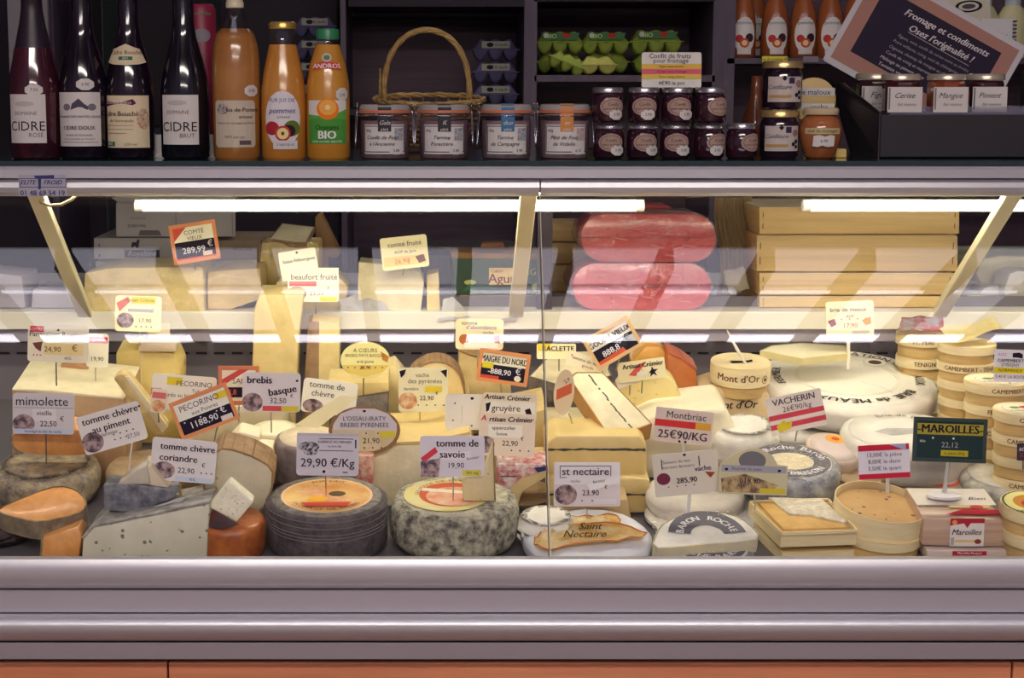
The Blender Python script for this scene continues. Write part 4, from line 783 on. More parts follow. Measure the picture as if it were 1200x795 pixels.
# pink loaves
def rrect(x0, y0, x1, y1, r, k=7):
    out = []
    for cx, cy, a in ((x1-r, y0+r, -90), (x1-r, y1-r, 0), (x0+r, y1-r, 90), (x0+r, y0+r, 180)):
        for i in range(k): an = math.radians(a+90*i/(k-1)); out.append((cx+r*math.cos(an), cy+r*math.sin(an)))
    return out
PINKM = mat((214, 84, 84), (204, 70, 74), 9, .3, coat=.5, bump=.15); PINK2 = mat((216, 92, 104), (206, 80, 92), 9, .3, coat=.5, bump=.15)
for x0, y0, x1, y1, Y, lab, m in ((671, 309, 833, uy(3.44), 3.44, 'lower pink red wrapped cheese loaf right of the middle strut', PINK2), (681, 251, 839, 307, 3.45, 'upper red wrapped cheese loaf stacked on the pink one', PINKM)):
    t = us(lab, 'cheese_loaf', 'cheese', rrect(x0, y0, x1, y1, 27), Y, .15, m, bev=.006, seg=3) if False else solid(lab, 'cheese_loaf', 'cheese', rrect(x0, y0, x1, y1, 27), Y, .15, m, bev=.006, dz=0, group='red cheese loaves in film')
    add(t, 'film_wrap', rrect(x0-4, y0-1, x1+3, y1, 29), Y-.004, .155, FILM2, bev=.004, dz=0)
    bm = bmesh.new(); rr = random.Random(x0)
    for i in range(7):
        a = Vector((rr.uniform(x0+30, x1-30), rr.uniform(y0+8, y1-8), 0)); tube(bm, [P(a.x, a.y, Y-.006), P(a.x+rr.uniform(8, 20), a.y+rr.uniform(-4, 4), Y-.0065)], .0005, 4)
    o = part('film_crease', bm, mat((240, 200, 200), rough=.2, coat=1), t, world=True); o['kind'] = 'stuff'
    bm = bmesh.new()
    for a, b in ((.2, .3), (.27, .45), (.28, .75), (.78, .55), (.8, .52)): box(bm, P(x0+(x1-x0)*a, y0+(y1-y0)*b, Y-.005), (.003, .001, .003))
    o = part('dark_speck', bm, mat((110, 30, 44)), t, world=True); o['kind'] = 'stuff'
t = solid('third red cheese loaf mostly hidden behind the upper one', 'cheese_loaf', 'cheese', rrect(735, 241, 790, 300, 9), 3.63, .1, PINKM, bev=.004, dz=0, group='red cheese loaves in film'); add(t, 'lower_end', [(740, 300), (785, 300), (785, uy(3.63)), (740, uy(3.63))], 3.64, .08, PINKM, dz=0)
for i, (y0, y1, k) in enumerate(((262, 283, 'upper'), (285, 309, 'middle'), (311, uy(3.74), 'lower'))): us('thin wooden cheese crate left of the pink loaves, %s one' % k, 'wooden_crate', 'crate', [(641, y1), (641, y0), (690, y0), (690, y1)], 3.74, .15, WOODB, group='crates behind the pink loaves')
# corrugated card
t = thing('corrugated_card', 'wavy corrugated cardboard sheet standing left of the wooden crates', 'cardboard', P(862, 320, 3.62)); t.location.z = zs; bm = bmesh.new(); s = mpp(862, 280, 3.62); rows = []
for j in range(25):
    row = []
    for i in range(61):
        u, v = i/60, j/24; row.append(bm.verts.new(((-22+u*46+6*math.sin(v*5))*s, .003*math.sin(u*60)+.02*math.sin(u*3+v*4), (P(862, 310, 3.62).z-zs-.06)*(0)+v*(P(862, 231, 3.62).z-zs))))
    rows.append(row)
for j in range(24):
    for i in range(60): bm.faces.new((rows[j][i], rows[j][i+1], rows[j+1][i+1], rows[j+1][i]))
bmesh.ops.solidify(bm, geom=list(bm.faces), thickness=.001); part('sheet', bm, mat((222, 206, 160), (200, 182, 134), 12, .7), t, smooth=50)
t = thing('paper_cup', 'small crumpled beige paper between the pink loaf and the crates', 'paper', P(862, 330, 3.5)); t.location.z = zs; paper('sheet', t.location, [(848, 318), (868, 314), (878, 335), (858, 345)], [3.5]*4, .01, mat((206, 196, 170), rough=.7), t)
# wooden crates with stapled boards
def crate(lab, x0, y0, x1, y1, Y, d):
    t = us(lab, 'wooden_crate', 'crate', [(x0+2, y1), (x0+2, y0+.8), (x1-2, y0+.8), (x1-2, y1)], Y+.004, d, WOODB, group='stacked wooden cheese crates', bev=.001, dx=-.0, body='inner_box')
    o = add(t, 'front_board', [(x0, y1-.8), (x0, y0+.8), (x1, y0+.8), (x1, y1-.8)], Y, .004, WOODF, bev=.0006, dz=0); add(t, 'side_board', [(x0-.5, y1), (x0-.5, y0), (x0+1.5, y0), (x0+1.5, y1)], Y+.004, d, WOODB, bev=.0004, dz=0)
    add(t, 'lid_board', [(x0+1, y0), (x1-1, y0), (x1-1, y0+1.2), (x0+1, y0+1.2)], Y+.002, d, WOODL, bev=.0004, dz=0)
    g = face(t, Y, x0, y0); h = y1-y0; marks(t, g, [('b', 4, h*.2, 5, h*.38, (120, 100, 80)), ('b', 4, h*.6, 5, h*.8, (120, 100, 80)), ('b', x1-x0-5, h*.2, x1-x0-4, h*.38, (120, 100, 80)), ('b', x1-x0-5, h*.6, x1-x0-4, h*.8, (120, 100, 80))])
    return t
crate('wooden cheese crate at the bottom of the right stack', 890, 347.5, 1114, uy(3.47), 3.47, .26); crate('wooden cheese crate, third from the top of the right stack', 890, 320, 1118, 346, 3.47, .26)
crate('deep wooden cheese crate, second from the top of the right stack', 887, 276, 1122, 318.5, 3.465, .27); crate('wooden cheese crate on top of the right stack', 890, 243, 1124, 274.5, 3.46, .27)
t = thing('cool_pipe', 'pale green grey pipe behind the crates at the right', 'pipe', P(1150, 300, 3.72)); part('body', tube(bmesh.new(), [Vector((-.1, 0, 0)), Vector((.25, 0, 0))], .022, 16), mat((150, 156, 136), rough=.4), t, smooth=True); part('support', bx((.05, 0, (zs-t.location.z)/2), (.02, .03, t.location.z-zs)), mat((150, 146, 150)), t)
for i, (x0, y0, x1, y1, Y, c, lab) in enumerate(((1128, 345, 1164, None, 3.5, (196, 200, 176), 'pale green wrapped parcel at the right end of the upper shelf'), (1150, 335, 1190, None, 3.56, (214, 208, 206), 'white wrapped parcel near the right end of the upper shelf'), (1180, 318, 1230, None, 3.52, (206, 200, 190), 'white wrapped parcel at the right picture edge'), (1150, 300, 1240, 334, 3.62, (200, 192, 150), 'flat beige parcel lying at the back right'))):
    us(lab, 'wrapped_parcel', 'parcel', smooth_pts([(x0, y1 or uy(Y)), (x0+3, y0+3), ((x0+x1)/2, y0), (x1-3, y0+4), (x1, y1 or uy(Y))], 2), Y, .08, mat(c, tuple(v-24 for v in c), 14, .4, coat=.3, bump=.4), bev=.004)
for i, (x0, x1, y0, lab) in enumerate(((-30, 30, 318, 'grey white parcel at the far left of the upper shelf'), (36, 92, 338, 'low grey parcel left of the big yellow block'))):
    us(lab, 'wrapped_parcel', 'parcel', [(x0, None), (x0+2, y0), (x1-4, y0+5), (x1, None)], 3.46, .14, mat((190, 184, 196), (170, 164, 178), 8, .5, bump=.3), bev=.005)
# ---------------------------------------------------------------- deck, back row
def blk(label, pts, Y, ext, m, name='cheese_block', **k): return solid(label, name, 'cheese', pts, Y, ext, m, **k)
q = [(292, None), (298, 362), (304, 346), (356, 346), (350, 400), (346, None)]
t = blk('tall upright yellow cheese wedge in front of the upper shelf', q, 3.30, .07, YEL_P, bev=.004)
q = [(354, None), (362, 378), (372, 376), (398, 380), (398, None)]
t = blk('second upright cheese slab with brown side right of the tall wedge', q, 3.33, .05, YEL_P, bev=.003); add(t, 'rind', [(353, None), (361, 378), (374, 377), (373, None)], 3.328, .05, R_TAN)
q = [(136, None), (136, 413), (166, 410), (204, 414), (212, 432), (212, None)]
t = blk('yellow holed cheese block behind the left cards', q, 3.25, .08, EMM, bev=.004); marks(t, face(t, 3.25, 148, 432), [('o', 0, 0, 4, 3.6, (150, 110, 50)), ('o', 1, 1, 2, 2, (110, 76, 40)), ('o', 45, 12, 1.6, 2.4, (176, 140, 60))])
add(t, 'face_edge', [(165.4, 411), (166.4, 411), (166.4, 470), (165.4, 470)], 3.249, .004, PALE, bev=0)
t = blk('thin pinkish cheese slab on top of the yellow holed block', [(162, 413), (164, 402), (206, 404), (207, 413)], 3.24, .05, C_((216, 196, 170), 16), name='cheese_slab')
t = blk('long tan cheese wedge with light top at the left under the round card', [(14, None), (14, 456), (60, 458), (146, 468), (150, None)], 3.06, .17, C_((200, 166, 124), 20, 20, rough=.5, bump=.2), bev=.003); A0 = add(t, 'cut_top', [(14, 456), (60, 457.6), (146, 467), (146, 469), (14, 458)], 3.059, .17, PALE, bev=.0008)
t = blk('brown rinded hard cheese stick behind the tan wedge', [(70, 428), (82, 424), (128, 446), (128, 456), (114, 458), (72, 440)], 3.18, .05, C_((190, 140, 100), 24, rough=.6), name='cheese_stick', bev=.005)
t = blk('long thin pale cheese stick leaning against the yellow holed block', [(132, 444), (140, 438), (150, 440), (197, 500), (192, 512), (180, 510)], 3.04, .028, C_((216, 190, 132), 24, 30, rough=.6, bump=.4), name='cheese_stick', bev=.005); add(t, 'cut_face', [(146, 442), (151, 441), (197, 500), (190, 508)], 3.038, .004, PALE, bev=.001)
t = blk('wide cream cheese wedge behind the white and red cards', [(214, None), (216, 492), (262, 478), (330, 470), (338, None)], 3.12, .12, PALE, bev=.004)
t = blk('small cream cheese chunk behind the coriander cheese card', [(264, 522), (280, 506), (304, 512), (302, 534), (268, 536)], 2.97, .05, CREAMP, name='cheese_chunk', bev=.005)
t = blk('second small cream cheese chunk above the cut grey cheese', [(296, 534), (300, 526), (320, 527), (322, 545), (298, 548)], 2.95, .05, CREAMP, name='cheese_chunk', bev=.005)
q = [(386, None), (386, 458), (418, 464), (455, 458), (453, None)]
t = blk('grey rinded cheese with yellow cut top behind the oval card', q, 3.18, .09, R_GREY, rough=.0012); add(t, 'cut_top', [(384, 450), (455, 448), (456, 459), (418, 465), (384, 459)], 3.178, .085, YEL_P)
t = blk('yellow wedge with tan rind standing behind the oval card', [(450, None), (452, 432), (462, 428), (482, 452), (480, None)], 3.28, .06, YEL_P); rindrim(t, [(450, None), (452, 432), (462, 428), (482, 452), (480, None)], 3.28, .06, R_TAN, [3])
q = smooth_pts([(480, 484), (480, 446), (492, 431), (510, 425), (529, 430), (541, 448), (540, 484)], 3)
t = blk('half round yellow cheese standing upright behind the pyrenees card', q, 3.20, .05, YEL_P, bev=.003); rindrim(t, q, 3.2, .05, R_TAN, range(3, 17), th=1.6)
t = blk('tan rinded base piece under the half round yellow cheese', [(476, None), (478, 483), (536, 485), (538, None)], 3.18, .09, R_TAN, rough=.001)
t = blk('brown yellow cheese wedge behind the black card on the dark holder', [(536, None), (538, 412), (562, 420), (598, 448), (604, None)], 3.30, .07, GRUY); rindrim(t, [(536, None), (538, 412), (562, 420), (598, 448), (604, None)], 3.3, .07, R_TAN, [1, 2])
t = top_solid('yellow cheese wedge with rough grey rind left of the glass joint', 'cheese_wedge', 'cheese', [(621, 441), (648, 413), (702, 411), (716, 440), (662, 453)], (665, 432, 3.27), 16, .052, PALE, side=R_GREY)
t = blk('amber coloured cheese wedge at the back right of the glass joint', [(738, None), (740, 424), (757, 406), (773, 407), (804, 433), (798, None)], 3.31, .05, AMBER)
t = blk('dark orange rinded cheese wedge beside the amber wedge', [(781, None), (782, 414), (800, 422), (816, 434), (821, None)], 3.275, .06, C_((206, 124, 60), 30, rough=.5, coat=.3)); rindrim(t, [(781, None), (782, 414), (800, 422), (816, 434), (821, None)], 3.275, .06, mat((186, 96, 66), rough=.5), [1, 2])
q = smooth_pts([(718, 500), (722, 464), (736, 446), (764, 439), (788, 446), (800, 470), (802, 500)], 3)
t = blk('pale yellow holed round cheese half behind the long wedge', q, 3.16, .06, mat((236, 218, 150), (226, 204, 130), 16, .45, spots=((210, 180, 100), 110, .25), coat=.2), bev=.004)
t = top_solid('long pale cheese wedge with a dark dotted line, pointing down right of the glass joint', 'cheese_wedge', 'cheese', [(668, 443), (676, 437), (706, 437), (763, 496), (738, 505), (713, 509)], (715, 472, 3.03), 42, .045, PALE, side=mat((206, 158, 96), (186, 136, 80), 20, .5))
lp = [(690, 440), (698, 450), (708, 463), (718, 476), (728, 488), (738, 500)]
A_ = P(715, 472, 3.03); n_ = Vector((0, -math.sin(math.radians(42)), math.cos(math.radians(42)))); bm = bmesh.new()
for i in range(26):
    f = i/25*5; k = min(4, int(f)); f -= k; x = lp[k][0]+(lp[k+1][0]-lp[k][0])*f+random.uniform(-.8, .8); y = lp[k][1]+(lp[k+1][1]-lp[k][1])*f
    if random.random() < .75: p = onplane(x, y, A_, n_); p += n_*.0012; tube(bm, [p, p+Vector((.003, -.002, -.003))], .0012, 4)
o = part('dotted_line', bm, mat((76, 80, 70)), t, world=True); o['kind'] = 'stuff'
t = blk('low cream slab of cheese under the long wedge', [(640, None), (642, 500), (700, 500), (742, 516), (742, None)], 3.08, .1, PALE)
t = thing('wrapping_paper', 'crumpled translucent paper behind the ash line cheese', 'paper', P(690, 515, 2.99)); paper('sheet', t.location, [(655, 490), (690, 488), (716, 512), (650, 514)], [3.04, 3.04, 2.97, 2.97], .012, mat((206, 190, 160), (180, 160, 130), 30, .5), t, seed=2)
t = blk('tan gruyere type block behind the stacked cards', [(560, None), (562, 492), (600, 488), (640, 480), (644, None)], 3.10, .12, GRUY); 
t = blk('broad tan cheese block with golden top behind the savoy cheese', [(470, None), (470, 500), (552, 494), (560, None)], 3.06, .2, GRUY)
t = blk('wide cream cheese block with flat cut face left of the savoy card', [(430, None), (438, 522), (500, 520), (552, 508), (556, None)], 2.96, .14, PALE, bev=.003); add(t, 'rind_top', [(437, 519), (500, 517), (550, 506), (552, 509), (500, 521.5), (438, 523)], 2.959, .14, C_((222, 196, 132), 20), bev=.0006)
t = blk('red and white wrapped piece beside the cream block', [(416, None), (418, 534), (438, 534), (436, None)], 2.93, .06, mat((214, 110, 96), (230, 200, 170), 60, .4, sharp=.5))
# wrapped wedge with blue corner
t = blk('wedge in printed wrapper with a blue corner right of the savoy cheese', [(582, None), (584, 552), (642, 549), (640, 560), (612, 578), (600, None)], 2.90, .1, C_((214, 190, 138), 18)); add(t, 'wrapper', [(582, 554), (584, 544), (643, 545), (641, 552), (612, 560), (596, 574), (583, 574)], 2.897, .06, mat((226, 216, 210), (196, 110, 110), 60, .4, sharp=.7), bev=.001)
marks(t, face(t, 2.896, 600, 553), [('t', 'FROMAGE', -3, 0, 5, (180, 60, 60)), ('q', [(26, -5), (42, -7), (42, -2), (30, 1)], (50, 60, 110)), ('b', -14, 5, 6, 6.2, (70, 80, 130))])
# ash line cheeses
def morb(lab, pts, Y, ext, ly):
    t = blk(lab, pts, Y, ext, C_((228, 202, 136), 18, 18, rough=.45, bump=.15), bev=.005); x0 = min(p[0] for p in pts)+2; x1 = max(p[0] for p in pts)-2
    lineon(t, [(x0+(x1-x0)*i/24, ly+1.6*noise.noise(Vector((i*.4, ly, 0)))) for i in range(25)], Y, (72, 72, 66)); return t
morb('large cut cheese with a black ash line, top of the pile above the nectaire card', [(641, 557), (640, 520), (652, 511), (750, 511), (758, 522), (758, 557)], 2.95, .09, 527)
morb('second ash line cheese under the largest one', [(644, None), (642, 560), (740, 560), (762, 562), (760, 596), (756, None)], 2.93, .1, 580)
t = blk('lower plain cut cheese under the nectaire card', [(654, None), (654, 586), (736, 586), (740, 611), (738, None)], 2.86, .06, C_((200, 172, 124), 20))
# montbriac area
t = blk('soft white cheese slab behind the montbriac card', [(738, None), (742, 500), (770, 486), (850, 478), (862, 500), (862, None)], 3.08, .13, CREAMP, bev=.008, rough=.001)
t = wheel('soft cheese round in crumpled white cloth left of the vacherin card', 872, 497, 3.10, 42, 50, R_WHT, R_WHT, bev=14, rough=.004); clip(t)
# ---------------------------------------------------------------- round ones
t = wheel('crusty grey brown round cheese at the left edge under the orange slice', 55, 541, 2.99, 62, 66, R_CRUST, None, bev=15, rough=.002); 
q = smooth_pts([(14, 512), (20, 508), (60, 503), (98, 505), (102, 518), (100, 533), (60, 534), (28, 531), (16, 524)], 2)
t = blk('thick orange cheese piece on the crusty round cheese', q, 2.93, .06, ORG_P, bev=.004); rindrim(t, q, 2.93, .06, R_MIM, [14, 15, 16, 17], th=2)
t = wheel('dark brown round cheese in the front left corner', -2, 606, 2.84, 46, 60, mat((92, 76, 72), (64, 52, 56), 20, .8, bump=.5), bev=10)
t = top_solid('half orange cheese with grey rind at the front left', 'half_cheese', 'cheese', [(-2, 598), (24, 585), (62, 571), (84, 573), (97, 582), (100, 592), (92, 601), (70, 607), (44, 611), (18, 606)], (50, 592, 2.79), 22, .036, ORG_P, side=R_MIM, sm=2)
t = blk('small orange cut cheese standing under the half orange cheese', [(48, None), (50, 630), (92, 618), (96, 630), (92, None)], 2.745, .05, ORG_P); rindrim(t, [(48, None), (50, 630), (92, 618), (96, 630), (92, None)], 2.745, .05, R_MIM, [0])
q = [(95, None), (97, 632), (110, 618), (180, 604), (246, 590), (242, None)]
t = blk('very large grey white cheese block with herb specks at the front left', q, 2.725, .13, GOAT, bev=.004, dz=.02); rindrim(t, q, 2.725, .13, mat((176, 172, 164), (112, 108, 108), 46, .7, bump=.8, sharp=.2), [1, 2, 3], th=2.4, dz=.02)
q = [(121, 568), (150, 567), (209, 575), (203, 585), (180, 594), (160, 602), (122, 599)]
t = blk('grey blue rinded cheese wedge with pale cut top on the very large grey white block', q, 2.775, .05, mat((140, 140, 146), (74, 76, 90), 46, .6, bump=.8, sharp=.2, coat=.2), rough=.0008, dz=.1); add(t, 'cut_piece', [(140, 569), (170, 546), (177, 547), (200, 576)], 2.782, .045, C_((222, 206, 180), 20)); add(t, 'cut_piece', [(138, 568), (158, 553), (172, 546), (176, 568)], 2.776, .03, C_((206, 196, 178), 24, 40))
t = thing('wrapping_paper', 'white paper corner under the grey blue wedge', 'paper', P(196, 594, 2.765)); paper('sheet', t.location, [(178, 596), (206, 585), (219, 583), (194, 602)], [2.765, 2.775, 2.77, 2.755], .002, PAP, t)
t = wheel('orange brown rinded cylinder cheese at the front', 271, 607, 2.77, 40, 62, R_BRN, R_BRN, bev=6, rough=.0012); clip(t)
q = smooth_pts([(240, 566), (247, 540), (260, 527), (284, 532), (305, 541), (319, 554), (314, 584), (300, 601), (268, 600), (244, 584)], 2)
t = blk('upright cut cheese with grey paste and tan rind on the orange cylinder', q, 2.82, .07, TOMP, bev=.002); rindrim(t, q, 2.82, .07, R_TAN, range(len(q)), th=2)
t = blk('small white cheese cube leaning on the cut grey cheese', [(269, 565), (297, 589), (277, 613), (245, 595)], 2.74, .026, mat((244, 240, 218), (232, 224, 196), 40, .6, bump=.5, spots=((200, 190, 150), 160, .25)), name='cheese_cube', bev=.003, rough=.0005)
t = thing('paper_label', 'dark red glossy paper label under the white cheese cube', 'paper label', P(255, 612, 2.735)); paper('sheet', t.location, [(232, 614), (250, 598), (280, 615), (262, 622)], [2.735, 2.745, 2.725, 2.722], .002, mat((130, 70, 56), (90, 80, 90), 40, .25, sharp=.4), t)
t = wheel('pale goat cheese round with thin wrap behind the coriander card', 322, 502, 3.04, 32, 60, mat((206, 190, 160), (180, 160, 140), 24, .6), CREAMP, bev=6)
t = wheel('grey rinded round cheese with cream top behind the 29,90 card', 362, 512, 2.98, 40, 52, mat((150, 134, 128), (116, 100, 102), 40, .8, bump=.5), mat((226, 212, 180), (200, 184, 156), 30, .6), bev=5)
t = wheel('black rinded cheese wheel with golden round label', 383, 582, 2.80, 71, 92, R_BLK, mat((168, 160, 148), (104, 96, 94), 80, .8, bump=.6), tilt=8, bev=6, rough=.0008)
topmarks(t, [('o', 0, 0, 54, 54, (236, 200, 160)), ('o', 0, 0, 51, 51, mat((222, 150, 76), (240, 206, 130), 16, .4, coat=.4, sharp=.3)), ('q', [(-40, -12), (-20, -30), (40, 20), (30, 34)], mat((230, 196, 140), (214, 130, 90), 40)), ('o', -10, 12, 12, 8, (240, 180, 60)), ('o', 12, -4, 10, 8, (96, 84, 60)), ('q', [(-30, 24), (30, 22), (24, 36), (-20, 38)], (200, 80, 60))]); ring_text(t, 'FROMAGE DE BREBIS', 44, 9, (120, 50, 40), -90, inward=True); ring_text(t, 'PUR LAIT', 44, 9, (120, 50, 40), 90); clip(t)
bm = bmesh.new(); s = mpp(383, 582, 2.8)
for z in (30, 34, 38, 46, 54): tube(bm, [Vector((71.3*s*math.cos(a), 71.3*s*math.sin(a), z*s)) for a in [i*2*math.pi/60 for i in range(60)]], .5*s, 4, closed=True)
o = part('mould_lines', bm, mat((120, 112, 116), rough=.8), t); o['kind'] = 'stuff'
t = wheel('mouldy grey white cheese wheel with yellow and red label, front centre', 533, 582, 2.81, 75, 100, R_SAV, R_SAVT, tilt=8, bev=11, rough=.003, sag=1)
topmarks(t, [('o', -10, 2, 50, 50, mat((214, 200, 110), (222, 210, 160), 30, .6)), ('o', -4, 0, 38, 38, (204, 100, 70)), ('o', 0, 6, 34, 30, mat((224, 200, 170), (220, 130, 100), 40, .6)), ('q', [(-46, -12), (40, 4), (40, -4), (-44, -22)], (232, 226, 206))], lift=.003); ring_text(t, 'FROMAGE DE SAVOIE', 43, 9, (150, 60, 44), 120, lift=.0045); clip(t)
t = blk('small upright cut piece of pale cheese on the mouldy wheel', [(541, 562), (566, 556), (578, 520), (580, 588), (543, 588)], 2.775, .022, mat((222, 206, 162), (206, 188, 144), 30, .55, spots=((180, 160, 120), 100, .2)), name='cheese_piece'); rindrim(t, [(541, 562), (566, 556), (578, 520), (580, 588), (543, 588)], 2.775, .022, R_TAN, [2], th=1)
# saint nectaire
t = wheel('white floured round cheese peeping out left of the golden wrapper', 640, 604, 2.80, 36, 60, R_WHT, R_WHT, bev=14, rough=.001); clip(t)
PAPB = mat((222, 224, 232), (196, 198, 210), 10, .5, bump=.6, bscale=30)
t = wheel('round cheese wrapped in bluish white paper under the golden print', 690, 627, 2.765, 76, 60, PAPB, PAPB, bev=8, rough=.004, tilt=12); t_w = t
GOLD = mat((238, 196, 104), (252, 240, 200), 30, .4, bump=.9, coat=.2, sharp=.3)
def wsheet(nm, pts, lift, m, amp, seed):
    s = t_w['s_']; h = t_w['h_']; cx = sum(p[0] for p in pts)/len(pts); cy = sum(p[1] for p in pts)/len(pts); bm = bmesh.new(); pp = smooth_pts(pts, 3); K = 7; rg = []
    f = lambda x, y: Vector((x*s, -y*s, h*s+lift+amp*(math.sin(x*.30+y*.5+seed)+.6*math.sin(x*.13-y*.2+seed*2))))
    for k in range(1, K+1): rg.append([bm.verts.new(f(cx+(x-cx)*k/K, cy+(y-cy)*k/K)) for x, y in pp])
    ce = bm.verts.new(f(cx, cy)); n = len(pp)
    for i in range(n):
        jn = (i+1) % n; bm.faces.new((ce, rg[0][jn], rg[0][i]))
        for A, B in zip(rg, rg[1:]): bm.faces.new((A[i], A[jn], B[jn], B[i]))
    rim = [v.co+Vector((0, 0, .0008)) for v in rg[-1]]; bmesh.ops.solidify(bm, geom=list(bm.faces), thickness=.0006); part(nm, bm, m, t_w, smooth=30)
    part('orange_border', tube(bmesh.new(), rim, .0013, 5, closed=True), mat((206, 120, 50)), t_w)
wsheet('upper_wrapper', [(-52, -30), (-20, -40), (10, -38), (32, -44), (38, -20), (0, -8), (-50, -10)], .006, GOLD, .003, 3)
wsheet('golden_wrapper', [(-66, 34), (-58, 12), (-50, -8), (-10, -14), (36, -8), (66, 14), (30, 28), (-20, 36), (-50, 48)], .010, GOLD, .003, 1)
s = t_w['s_']; h = t_w['h_']; U2 = Vector((0, math.cos(math.radians(25)), math.sin(math.radians(25)))); bm = bmesh.new()
for tx, x, y in (('Saint', 0, 2), ('Nectaire', -8, 22)): add_text(bm, tx, lambda a, b: Vector(((x+a*14)*s, -y*s, h*s+.017))+U2*(b*14*s), .015, .4)
part('lettering', bm, mat((84, 62, 40), rough=.8, spec=.1), t_w); clip(t_w)
# white soft wheels
t = wheel('white soft cheese wheel under another behind the vache card', 813, 601, 2.90, 57, 40, mat((226, 220, 208), (190, 180, 172), 16, .7, bump=.3), bev=8, group='white soft wheels'); clip(t)
t = wheel('white soft cheese wheel with a small red mark behind the vache card', 815, 574, 2.92, 58, 24, mat((230, 224, 212), (206, 196, 186), 16, .7, bump=.3), bev=8, group='white soft wheels'); marks(t, lambda x, y, o=0: Vector((x*t['s_'], -58.6*t['s_']-o, (12-y)*t['s_'])), [('o', 14, -2, 5, 3.4, (200, 70, 50))]); clip(t)
RBTXT = (60, 60, 70)
t = wheel('wrapped blue cheese wheel lying lowest at the front under the half wheel', 832, 641, 2.735, 52, 26, R_BLUE, R_WHT, bev=7); topmarks(t, [('o', 0, 0, 42, 42, (104, 102, 112)), ('o', 0, 0, 20, 20, (226, 222, 216))]); ring_text(t, 'ROCHE BARON', 31, 13, WHITE, -90, inward=True, bold=.02); clip(t)
t = top_solid('half wheel of blue cheese in film with grey printed label at the front', 'half_cheese', 'cheese', [(769, 628), (778, 614), (800, 604), (832, 600), (862, 605), (880, 617), (886, 632), (830, 637), (772, 642)], (828, 622, 2.74), 18, .024, R_WHT, side=mat((228, 214, 170), (196, 190, 170), 30, .5, bump=.3), sm=2)
A_ = P(828, 622, 2.74); t_ = math.radians(18); n_ = Vector((0, -math.sin(t_), math.cos(t_))); s = mpp(828, 622, 2.74); U_ = Vector((0, math.cos(t_), math.sin(t_)))
g = lambda x, y, o=0: A_-t.location+Vector((x*s, 0, 0))-U_*(y*s)+n_*(.0012+o)
arc = [(44*math.cos(a), -28*math.sin(a)-0) for a in [math.radians(4+i*172/16) for i in range(17)]]+[(18*math.cos(a), -8*math.sin(a)) for a in [math.radians(176-i*172/10) for i in range(11)]]
bm = bmesh.new()
for i in range(16):
    a0, a1 = [math.radians(8+k*164/16) for k in (i, i+1)]; bm.faces.new([bm.verts.new(g(r*math.cos(a), 12-r*math.sin(a)*1.15, .0003)) for r, a in ((46, a0), (46, a1), (20, a1), (20, a0))])
part('printed_ring', bm, mat((96, 94, 104)), t)
for ch, ad in zip('BARONROCHE', (168, 152, 137, 122, 108, 76, 61, 46, 31, 16)):
    a = math.radians(ad); bm = bmesh.new(); add_text(bm, ch, lambda x, y: g(32*math.cos(a)+(x*math.sin(a)+y*math.cos(a))*13, 12-32*math.sin(a)*1.15-(y*math.sin(a)-x*math.cos(a))*13, .0008), .025); part('lettering', bm, mat((226, 222, 222)), t)
paper('film_wrap', t.location, [(768, 602), (884, 600), (890, 646), (764, 650)], [2.79, 2.79, 2.70, 2.70], .005, FILM, t)
t = wheel('blue veined cheese wheel with grey ring label in film, right of the mottled card', 928, 541, 2.93, 57, 42, R_BLUE, R_WHT, tilt=12, bev=10, rough=.002, film=True)
topmarks(t, [('o', -2, 0, 47, 47, (112, 108, 116)), ('o', -2, 2, 27, 24, mat((236, 224, 190), (220, 200, 160), 40))]); ring_text(t, 'Roche Baron', 37, 15, WHITE, 70, bold=.02); ring_text(t, 'MONTBRISON', 37, 13, WHITE, -100, inward=True, bold=.02); clip(t)
t = wheel('pale soft wheel right behind the mottled card', 888, 596, 2.9, 40, 40, mat((206, 202, 200), (150, 146, 152), 20, .6), bev=8); clip(t)
t = wheel('small soft cheese with pinkish paper and orange emblem beside the blue wheel', 978, 524, 3.02, 33, 34, mat((226, 206, 186), (200, 176, 160), 20, .6), mat((222, 204, 196), (204, 184, 180), 10, .6), bev=4, tiltx=6, tilt=22); topmarks(t, [('o', 4, -16, 12, 9, (240, 170, 80)), ('o', 4, -16, 5, 4, (200, 90, 60))]); clip(t)
# brie
t = wheel('wrapped white brie wheel under the large printed one', 940, 484, 3.29, 78, 30, mat((232, 226, 212), (206, 198, 190), 12, .7, bump=.5), bev=8, rough=.002); clip(t)
t = wheel('large white brie wheel with dark printed ring text on top', 993, 443, 3.30, 103, 32, mat((240, 234, 218), (214, 206, 196), 12, .7, bump=.6), mat((246, 242, 226), (236, 230, 212), 8, .7, bump=.15), tilt=11, bev=9, rough=.0025)
ring_text(t, 'BRIE de MEAUX', 77, 17, (50, 40, 44), -82, bold=.03, step=8.5); ring_text(t, 'AFFINATION DE MEAUX', 82, 15, (50, 40, 44), 42, bold=.03, step=7.4); ring_text(t, 'FERMIER', 82, 14, (50, 40, 44), 176, bold=.03, step=8)
s = t['s_']; h = t['h_']; tor = bmesh.new()
for r_ in (57, 60): tube(tor, [Vector((r_*s*math.cos(a), r_*s*math.sin(a), h*s+.0015)) for a in [i*2*math.pi/60 for i in range(60)]], .0008, 5, closed=True)
o = part('embossed_ring', tor, mat((232, 226, 206)), t); topmarks(t, [('o', 44, -48, 14, 14, (214, 208, 190)), ('o', 44, -48, 12.5, 12.5, (240, 236, 220)), ('o', 44, -48, 8, 7, (90, 70, 60))], lift=.002); clip(t)
